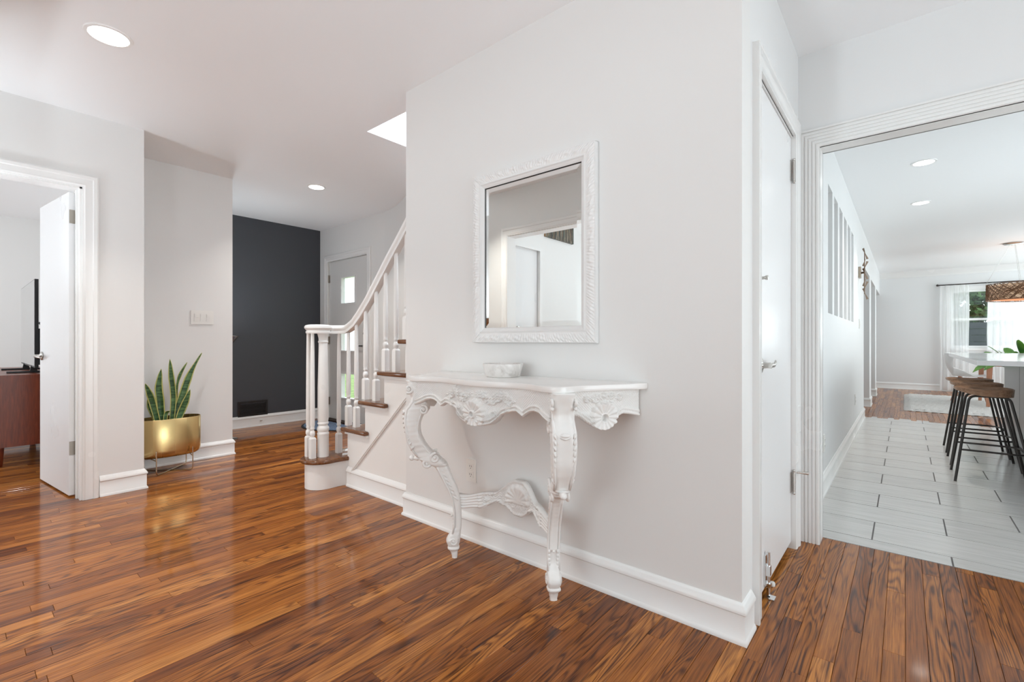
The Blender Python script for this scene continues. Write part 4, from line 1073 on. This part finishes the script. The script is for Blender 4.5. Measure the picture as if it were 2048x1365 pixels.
# doormat
mb = MB(); MCx, MCy = -5.40, 3.11
outm = [(MCx + .47 * math.cos(a_), MCy + .44 * math.sin(a_)) for a_ in [PI + PI * k / 32 for k in range(33)]] 
dm = thing('doormat', 'half round blue doormat lying in front of the front door', 'rug', (MCx, MCy - .2, 0))
mb.prism(outm, .001, .008, bev=.003); mb.build('rubber_edge', M['matedge'], dm)
mb = MB(); mb.prism([(MCx + (x - MCx) * .93, MCy - .012 + (y - MCy) * .92) for x, y in outm], .008, .013, bev=.003); mb.build('pile', M['matblue'], dm)

# ------------------------------------------------------------------ LEFT ROOM: media console and TV
mc = thing('media_console', 'dark red walnut media cabinet on tapered legs in the left room', 'cabinet', (-6.45, .40, 0))
cx0, cx1, cy0, cy1 = -7.35, -5.65, .16, .66
mb = MB(); mb.box(cx0, cy0 + .018, .165, cx1, cy1, .742, .003); mb.build('body', M['teak'], mc)
mb = MB(); mb.box(cx0 - .005, cy0 - .005, .742, cx1 + .005, cy1 + .004, .758, .003); mb.build('cabinet_top', M['teak'], mc)
for k in range(3):
    mb = MB(); w_ = (cx1 - cx0 - .04) / 3; a_ = cx0 + .02 + w_ * k; mb.box(a_ + .004, cy0, .185, a_ + w_ - .004, cy0 + .018, .725, .003); dr = mb.build('cabinet_door', M['teak'], mc)
    mb = MB(); mb.box(a_ + w_ - .05, cy0 - .012, .40, a_ + w_ - .035, cy0, .52, .004); mb.build('pull', M['brasswire'], dr)
for x in (cx0 + .10, cx1 - .07):
    for y in (cy0 + .09, cy1 - .10):
        mb = MB(); mb.lathe([(.014, 0), (.018, .004), (.028, .166)], (x, y, 0), 18); mb.build('leg', M['teak'], mc, smooth=.8)
tv = thing('television', 'flat black television with reflective grey screen standing on the walnut cabinet', 'television', (-6.3, .46, .759))
mb = MB(); mb.box(-6.905, .452, .812, -5.687, .475, 1.571, .004); mb.box(-6.75, .475, .83, -5.84, .505, 1.15, .01); mb.build('housing', M['black'], tv)
mb = MB(); mb.box(-6.898, .4495, .826, -5.694, .4515, 1.565); mb.build('screen', M['screen'], tv)
for x in (-6.62, -5.95):
    mb = MB(); mb.box(x - .018, .30, .7595, x + .018, .62, .775, .004); mb.prism([(.44, .77), (.49, .77), (.475, .86), (.455, .86)], x - .012, x + .012, 'x'); mb.build('stand_foot', M['black'], tv)
mb = MB(); mb.tube([(-5.95, .50, 1.20), (-5.85, .508, 1.17), (-5.70, .51, 1.12), (-5.5, .52, 1.05), (-5.35, .54, .98), (-5.42, .62, .80), (-5.45, .66, .5), (-5.45, .67, .012)], .004, 8)
mb.build('power_cord', M['black'], tv, smooth=1)
mb = MB(); mb.box(-5.98, .50, 1.19, -5.93, .512, 1.21, .003); mb.build('plug', M['black'], tv)

# ------------------------------------------------------------------ SCONCE in the hallway
sc_ = thing('wall_sconce', 'bronze wall sconce of small twisted metal fins beside the hallway niches', 'wall lamp', (-.43, 7.05, 1.85))
mb = MB(); mb.box(-.4295, 6.97, 1.80, -.405, 7.10, 1.93, .004); mb.build('back_plate', mat('sconce_plate', (.40, .34, .27), .3, .9), sc_)
mb = MB(); mb.tube([(-.41, 7.03, 1.86), (-.37, 7.0, 1.86)], .012); mb.tube([(-.37, 7.0, 1.60), (-.37, 7.0, 2.10)], .005); mb.build('stem', M['sconce'], sc_)
rr_ = random.Random(3)
for k in range(14):
    z = 1.585 + k * .040; a_ = k * 2.1 + .4; L_ = .075; d = Vector((math.cos(a_), math.sin(a_), 0)); c = Vector((-.365, 7.0, z)); up = Vector((0, 0, 1 if k % 2 else -1))
    mb = MB(); p1 = c + d * .036 + up * .042; p2 = c - d * .005 - up * .035; p3 = c + d * .012 + up * .05; e = d.cross(Vector((0, 0, 1))) * .0012
    mb.add([p1 + e, p2 + e, p3 + e, p1 - e, p2 - e, p3 - e], [(0, 1, 2), (5, 4, 3), (0, 3, 4, 1), (1, 4, 5, 2), (2, 5, 3, 0)]); mb.build('fin', M['sconce'], sc_)

# ------------------------------------------------------------------ KITCHEN ISLAND, counter, stools
mb_ = thing('kitchen_island', 'grey panelled kitchen island under the white quartz counter', 'cabinet', (1.5, 5.7, 0))
mb = MB(); mb.box(.80, 4.45, .08, 2.3, 7.0, .88, .003); mb.build('carcass', M['islandside'], mb_)
mb = MB(); mb.box(.84, 4.5, .001, 2.26, 6.96, .08); mb.build('toe_kick', M['slot'], mb_)
for k in range(3):
    mb = MB(); a_ = 4.47 + k * .845; mb.box(.788, a_, .10, .7995, a_ + .83, .865, .002); mb.build('side_panel', M['islandside'], mb_)
mb = MB(); mb.box(.355, 4.25, .882, 2.4, 6.75, .914, .004); mb.prism([(.355, 6.75), (2.4, 6.75), (2.4, 7.1), (.52, 7.1)], .882, .914, bev=.003)
tag(mb.build('island_counter', M['counter'], smooth=.5), 'white quartz counter of the kitchen island above the bar stools', 'countertop')

SG = 'bar stools lined up along the kitchen island'
def make_stool():
    s_ = thing('bar_stool', '', 'stool', (0, 0, 0), SG)
    # seat: shallow wooden saddle, rim rises on the aisle side
    n, mrad = 40, 9; mb = MB()
    def rad(a_): return .185 * (1 + .05 * math.cos(2 * a_)) , .175
    def outp(a_, f): 
        e = .85; c_, s2 = math.cos(a_), math.sin(a_)
        return (.190 * math.copysign(abs(c_) ** e, c_) * f, .195 * math.copysign(abs(s2) ** e, s2) * f)
    def top(x, y):
        r = math.hypot(x / .19, y / .195); return .664 + .020 * r ** 4
    def bot(x, y):
        r = math.hypot(x / .19, y / .195); return .636 + .034 * max(0, -x / .19) ** 1.5 - .006 * max(0, x / .19)
    rt, rb_ = [], []
    for i in range(mrad + 1):
        f = .02 + .98 * i / mrad
        rt.append([mb.bm.verts.new((*outp(2 * PI * k / n, f), top(*outp(2 * PI * k / n, f)))) for k in range(n)])
        rb_.append([mb.bm.verts.new((*outp(2 * PI * k / n, f * .97), bot(*outp(2 * PI * k / n, f)))) for k in range(n)])
    for R_ in (rt, rb_):
        for A, B in zip(R_, R_[1:]):
            for k in range(n): mb.bm.faces.new((A[k], A[(k + 1) % n], B[(k + 1) % n], B[k]))
        mb.bm.faces.new(R_[0])
    for k in range(n): mb.bm.faces.new((rt[-1][k], rt[-1][(k + 1) % n], rb_[-1][(k + 1) % n], rb_[-1][k]))
    [setattr(v, 'co', Vector((v.co.x * .86 - .040, v.co.y * .86, v.co.z))) for v in mb.bm.verts]
    mb.build('seat', M['stoolwood'], s_, smooth=.8, local=True)
    for sx in (-1, 1):
        for sy in (-1, 1):
            mb = MB(); mb.tube(bent([(sx * .205, sy * .20, 0), (sx * .105 - .018, sy * .115, .632), (-.018, sy * .112, .633)], fillet=.04), .0085, 10); mb.build('leg', M['blackmetal'], s_, smooth=1, local=True)
    zr = .235; q = 1 - zr / .628; hx, hy = .112 + .093 * q, .115 + .085 * q
    mb = MB(); mb.tube(bent([(-hx, -hy, zr), (hx - .02, -hy, zr), (hx + .03, 0, zr), (hx - .02, hy, zr), (-hx, hy, zr)], fillet=.05), .007, 8); mb.build('foot_ring', M['blackmetal'], s_, smooth=1, local=True)
    return s_
stools = [((.490, 4.98), 'dark metal bar stool with wooden seat, nearest of the three at the island'), ((.500, 5.57), 'middle one of the three wooden seat bar stools at the island'), ((.500, 6.14), 'wooden seat bar stool farthest down the kitchen island')]
s0 = make_stool()
for i, ((x, y), lab) in enumerate(stools):
    s_ = s0 if i == 0 else copy_tree(s0)
    s_.location = (x, y, 0); s_['label'] = lab

# houseplant behind the island
hp = thing('potted_houseplant', 'green leafy houseplant standing behind the kitchen island', 'plant', (1.0, 7.45, 0))
mb = MB(); mb.lathe([(.10, 0), (.11, .01), (.14, .55), (.145, .60), (.13, .60), (.12, .56), (0, .55)], (1.0, 7.45, 0), 24); mb.build('pot', M['plate'], hp, smooth=.7)
rl = random.Random(5)
def pleaf(base_, tip, w_, arch):
    b0 = Vector(base_); t0 = Vector(tip); mb = MB(); rows = []; n = 12
    mid_ = (b0 + t0) / 2 + Vector((0, 0, arch))
    for i in range(n + 1):
        t_ = i / n; p = b0 * (1 - t_) ** 2 + mid_ * 2 * t_ * (1 - t_) + t0 * t_ * t_
        tg = ((mid_ - b0) * (1 - t_) + (t0 - mid_) * t_).normalized(); sd = tg.cross(Vector((0, 0, 1))).normalized(); sd = (sd + Vector((0, 0, .5)) * (1 if i % 1 == 0 else 0)).normalized()
        ww = w_ * (.04 if t_ < .4 else math.sin((t_ - .38) / .62 * PI) ** .7 + .02); rows.append([mb.bm.verts.new(p + sd * ww * q + Vector((0, 0, abs(q) * ww * .25))) for q in (-1, -.5, 0, .5, 1)])
    for A, B in zip(rows, rows[1:]):
        for j in range(4): mb.bm.faces.new((A[j], A[j + 1], B[j + 1], B[j]))
    o = mb.build('leaf', M['potplant'], hp, smooth=3.2); sm = o.modifiers.new('t', 'SOLIDIFY'); sm.thickness = .002
for tip, w_, ar in (((.596, 7.3, .90), .045, .12), ((.66, 7.25, .915), .04, .16), ((.70, 7.35, .985), .035, .10), ((.78, 7.3, .93), .045, .12), ((.93, 7.3, 1.055), .045, .12), ((1.02, 7.3, 1.01), .04, .10), ((.90, 7.2, .93), .05, .08), ((.576, 7.3, .69), .05, .30), ((.66, 7.22, .72), .05, .28), ((1.0, 7.15, .94), .05, .1), ((1.3, 7.4, .95), .05, .12), ((1.1, 7.7, .98), .05, .12), ((.85, 7.6, .96), .05, .12), ((.74, 7.2, .80), .05, .2)):
    pleaf((1.0 + rl.uniform(-.03, .03), 7.45 + rl.uniform(-.03, .03), .56), tip, w_, ar)

# ------------------------------------------------------------------ DINING END: rug, table, chair, pendant, curtains
mb = MB()
def rug_t(u_, v_): 
    x = -.01 + 2.4 * u_; y = 9.12 + 2.7 * v_
    e = min(u_, 1 - u_, v_ * 1.2, (1 - v_) * 1.2)
    return Vector((x + .012 * math.sin(v_ * 190), y + .014 * math.sin(u_ * 170), .006 + .029 * min(1, e * 30) + .007 * math.sin(x * 61 + 3 * math.sin(y * 23)) * math.sin(y * 57 + 2 * math.sin(x * 31)) * min(1, e * 30)))
mb.slab_grid(rug_t, lambda a_, b_: Vector((-.01 + 2.4 * a_, 9.12 + 2.7 * b_, .001)), 110, 120)
tag(mb.build('shag_rug', M['shag'], smooth=1.5), 'thick white shag rug lying under the dining table', 'rug')
dt = thing('dining_table', 'wooden leg dining table standing on the shag rug behind the island', 'table', (1.7, 10.6, .04))
mb = MB(); mb.box(.90, 10.0, .715, 2.5, 11.2, .74, .004); mb.build('table_top', M['counter'], dt)
mb = MB(); mb.box(.97, 10.08, .655, 2.43, 10.105, .715); mb.build('apron', M['chairwood'], dt); mb = MB(); mb.box(.97, 11.09, .655, 2.43, 11.115, .715); mb.build('apron', M['chairwood'], dt)
for x in (.985, 2.40):
    for y in (10.10, 11.09):
        mb = MB(); mb.tube([(x - .02 * (1 if x < 1.5 else -1), y, .043), (x, y, .71)], [.028, .046], 4, up=(1, 1, 0)); mb.build('leg', M['chairwood'], dt)
ch = thing('dining_chair', 'white shell dining chair with wooden legs at the dining table end', 'chair', (.80, 10.5, .04))
def chair_shell(u_, v_, off=0.):
    # u across (-1..1), v along seat then back; chair faces +X
    u2 = 2 * u_ - 1; s_ = v_
    if s_ < .5: x = .24 - .44 * (s_ / .5); z = .44 - .015 * math.sin(s_ / .5 * PI) + .02 * (1 - s_ / .5)
    else:
        t_ = (s_ - .5) / .5; x = -.20 - .10 * t_ - .03 * math.sin(t_ * PI); z = .44 + .36 * t_ ** 1.1
    wid = .23 + .02 * math.sin(s_ * PI)
    z += .12 * abs(u2) ** 3 * (sstep(.15, .5, s_)) * sstep(1.0, .7, s_); x += .08 * abs(u2) ** 2.2 * sstep(.5, .8, s_)
    return Vector((.80 + x, 10.5 + wid * u2, z + .04 + off))
mb = MB(); mb.slab_grid(lambda a_, b_: chair_shell(a_, b_, .006), lambda a_, b_: chair_shell(a_, b_, -.006), 18, 28); mb.build('shell', M['white_shell'], ch, smooth=1.2)
for sx, sy in ((-1, -1), (1, -1), (-1, 1), (1, 1)):
    mb = MB(); mb.tube([(.80 + sx * .21, 10.5 + sy * .21, .047), (.80 + sx * .11, 10.5 + sy * .12, .465)], [.011, .017], 12); mb.build('leg', M['chairwood'], ch, smooth=1)
mb = MB(); mb.tube([(.80 - .13, 10.5 - .14, .40), (.80 + .13, 10.5 + .14, .40)], .006); mb.tube([(.80 - .13, 10.5 + .14, .40), (.80 + .13, 10.5 - .14, .40)], .006); mb.build('brace', M['blackmetal'], ch)

pd = thing('pendant_lamp', 'woven brown drum pendant lamp hanging over the dining table', 'pendant lamp', (1.40, 10.34, ZC))
mb = MB(); mb.lathe([(.0, 0), (.11, 0), (.115, -.012), (.10, -.022), (0, -.024)], (1.26, 10.34, ZC), 28); mb.build('canopy', M['steel'], pd, smooth=.6)
PX, PY = 1.40, 10.34; RAD = .43; zt_, zb_ = 1.905, 1.662
for dx, dy in ((-.06, 0), (.05, .04), (.02, -.06)):
    mb = MB(); mb.tube([(1.26 + dx * .5, 10.34 + dy * .5, ZC - .02), (PX + dx * 5 - .14 if dx < 0 else 1.30 + dx, PY + dy, zt_)], .0018, 6); mb.build('wire', M['steel'], pd)
rw = random.Random(9)
mb = MB()
for k in range(270):
    a0 = rw.uniform(0, 2 * PI); sp_ = rw.uniform(.25, .9) * rw.choice((-1, 1)); z_a, z_b = (zb_, zt_) if rw.random() < .8 else (rw.uniform(zb_, zt_), rw.uniform(zb_, zt_)); r_ = RAD + rw.uniform(-.006, .006)
    mb.tube([(PX + r_ * math.cos(a0 + sp_ * t_), PY + r_ * math.sin(a0 + sp_ * t_), z_a + (z_b - z_a) * t_) for t_ in (0, .25, .5, .75, 1)], .0034, 4)
for z in (zb_, zt_): mb.tube([(PX + RAD * math.cos(a_), PY + RAD * math.sin(a_), z) for a_ in [2 * PI * k / 40 for k in range(40)]], .006, 6, closed=True)
o = mb.build('woven_shade', mat('woven_cane', (.20, .10, .05), .5), pd); o['kind'] = 'stuff'
mb = MB(); mb.lathe([(RAD - .03, zb_ + .01), (RAD - .028, zt_ - .01), (RAD - .032, zt_ - .01), (RAD - .034, zb_ + .01)], (PX, PY, 0), 40)
lin = mat('lamp_lining', (.8, .6, .42), .8, emit=(1.0, .74, .52), estr=.22); mb.build('lining', lin, pd, smooth=1)
for k in range(3):
    mb = MB(); mb.sphere((PX - .2 + .2 * k, PY - .39 + .1 * (k != 1), 1.79), .03); mb.build('bulb', mat('bulb_glow', (1, 1, 1), .5, emit=(1, .86, .65), estr=8) if k == 0 else bpy.data.materials['bulb_glow'], pd, smooth=3)

mb = MB(); mb.tube([(.52, 13.10, 2.19), (3.0, 13.10, 2.19)], .011, 10); mb.sphere((.515, 13.10, 2.19), .022); mb.box(.53, 13.10, 2.18, .545, 13.2, 2.20)
tag(mb.build('curtain_rod', M['blackmetal'], smooth=.8), 'thin dark curtain rod above the far window', 'curtain rod')
def curtain(x0, x1, label, seed, fl=.032):
    r_ = random.Random(seed); ph = r_.uniform(0, 6); n = int((x1 - x0) * 90); 
    def f(u_, v_):
        x = x0 + (x1 - x0) * u_; a_ = (.35 + .65 * (1 - v_) ** .7)
        y = 13.10 + fl * a_ * math.sin(x * 62 + ph + 1.2 * math.sin(x * 13)) + .006 * math.sin(x * 140 + v_ * 3); return Vector((x + .006 * math.sin(v_ * 9 + x * 20), y, .03 + 2.15 * v_))
    mb = MB(); mb.grid(f, n, 14)
    return tag(mb.build('sheer_curtain', M['sheer'], smooth=3.2), label, 'curtain', 'sheer curtains at the far window')
curtain(.55, .985, 'white sheer curtain hanging left of the uncovered window pane', 1)
curtain(1.245, 2.75, 'wide white sheer curtain hanging right of the uncovered window pane', 2)

# framed stripe print seen in the mirror
ar = thing('striped_picture', 'dark striped picture reflected at the upper right of the mirror', 'picture', (-3.03, -.98, 2.3))
mb = MB(); mb.box(-3.029, -1.26, 2.185, -3.005, -.70, 2.46, .002); mb.build('canvas', M['stripes'], ar)

# ------------------------------------------------------------------ OUTSIDE
mb = MB(); mb.box(-30, 3.6, -.30, -1.8, 40, -.25); mb.box(-1.8, 13.6, -.30, 25, 40, -.25)
struct(mb.build('ground', M['grasslawn']))
gw = thing('garden_wall', 'dark grey garden wall seen through the far window', 'wall', (2.0, 16.2, -.25))
for r in range(11):
    mb = MB(); mb.box(-3, 16.2, -.25 + r * .16, 9, 16.35, -.25 + r * .16 + .150, .004); mb.build('board', M['fence'], gw)
def tree(x, y, h, R_, seed, label, n=2600):
    t_ = thing('garden_tree', label, 'tree', (x, y, -.25)); r_ = random.Random(seed)
    mb = MB(); mb.tube([(x, y, -.25), (x + .05, y, h * .5), (x, y + .05, h)], [.16, .12, .06], 10); mb.build('trunk', M['oakdark'], t_)
    V, Fc = [], []
    for k in range(n):
        a_ = r_.uniform(0, 2 * PI); b_ = math.acos(r_.uniform(-1, 1)); q = r_.uniform(.55, 1) * R_ * (1 + .2 * math.sin(3 * a_ + 2 * b_))
        c = Vector((q * math.sin(b_) * math.cos(a_), q * math.sin(b_) * math.sin(a_), q * math.cos(b_) * .9)); s_ = r_.uniform(.07, .14)
        u_ = Vector((r_.uniform(-1, 1), r_.uniform(-1, 1), r_.uniform(-1, 1))).normalized(); v_ = u_.orthogonal().normalized(); i = len(V)
        V += [c + u_ * s_, c + v_ * s_ * .5, c - u_ * s_, c - v_ * s_ * .5]; Fc.append((i, i + 1, i + 2, i + 3))
    me = bpy.data.meshes.new('crown'); me.from_pydata([tuple(v) for v in V], [], Fc); me.materials.append(M['foliage']); o = bpy.data.objects.new('crown', me); COL.objects.link(o); o.parent = t_; o.location = (0, 0, h + .35); o['kind'] = 'stuff'
tree(1.6, 18.9, 2.3, 2.1, 1, 'leafy dark green tree behind the garden wall, seen through the far window', 9000)
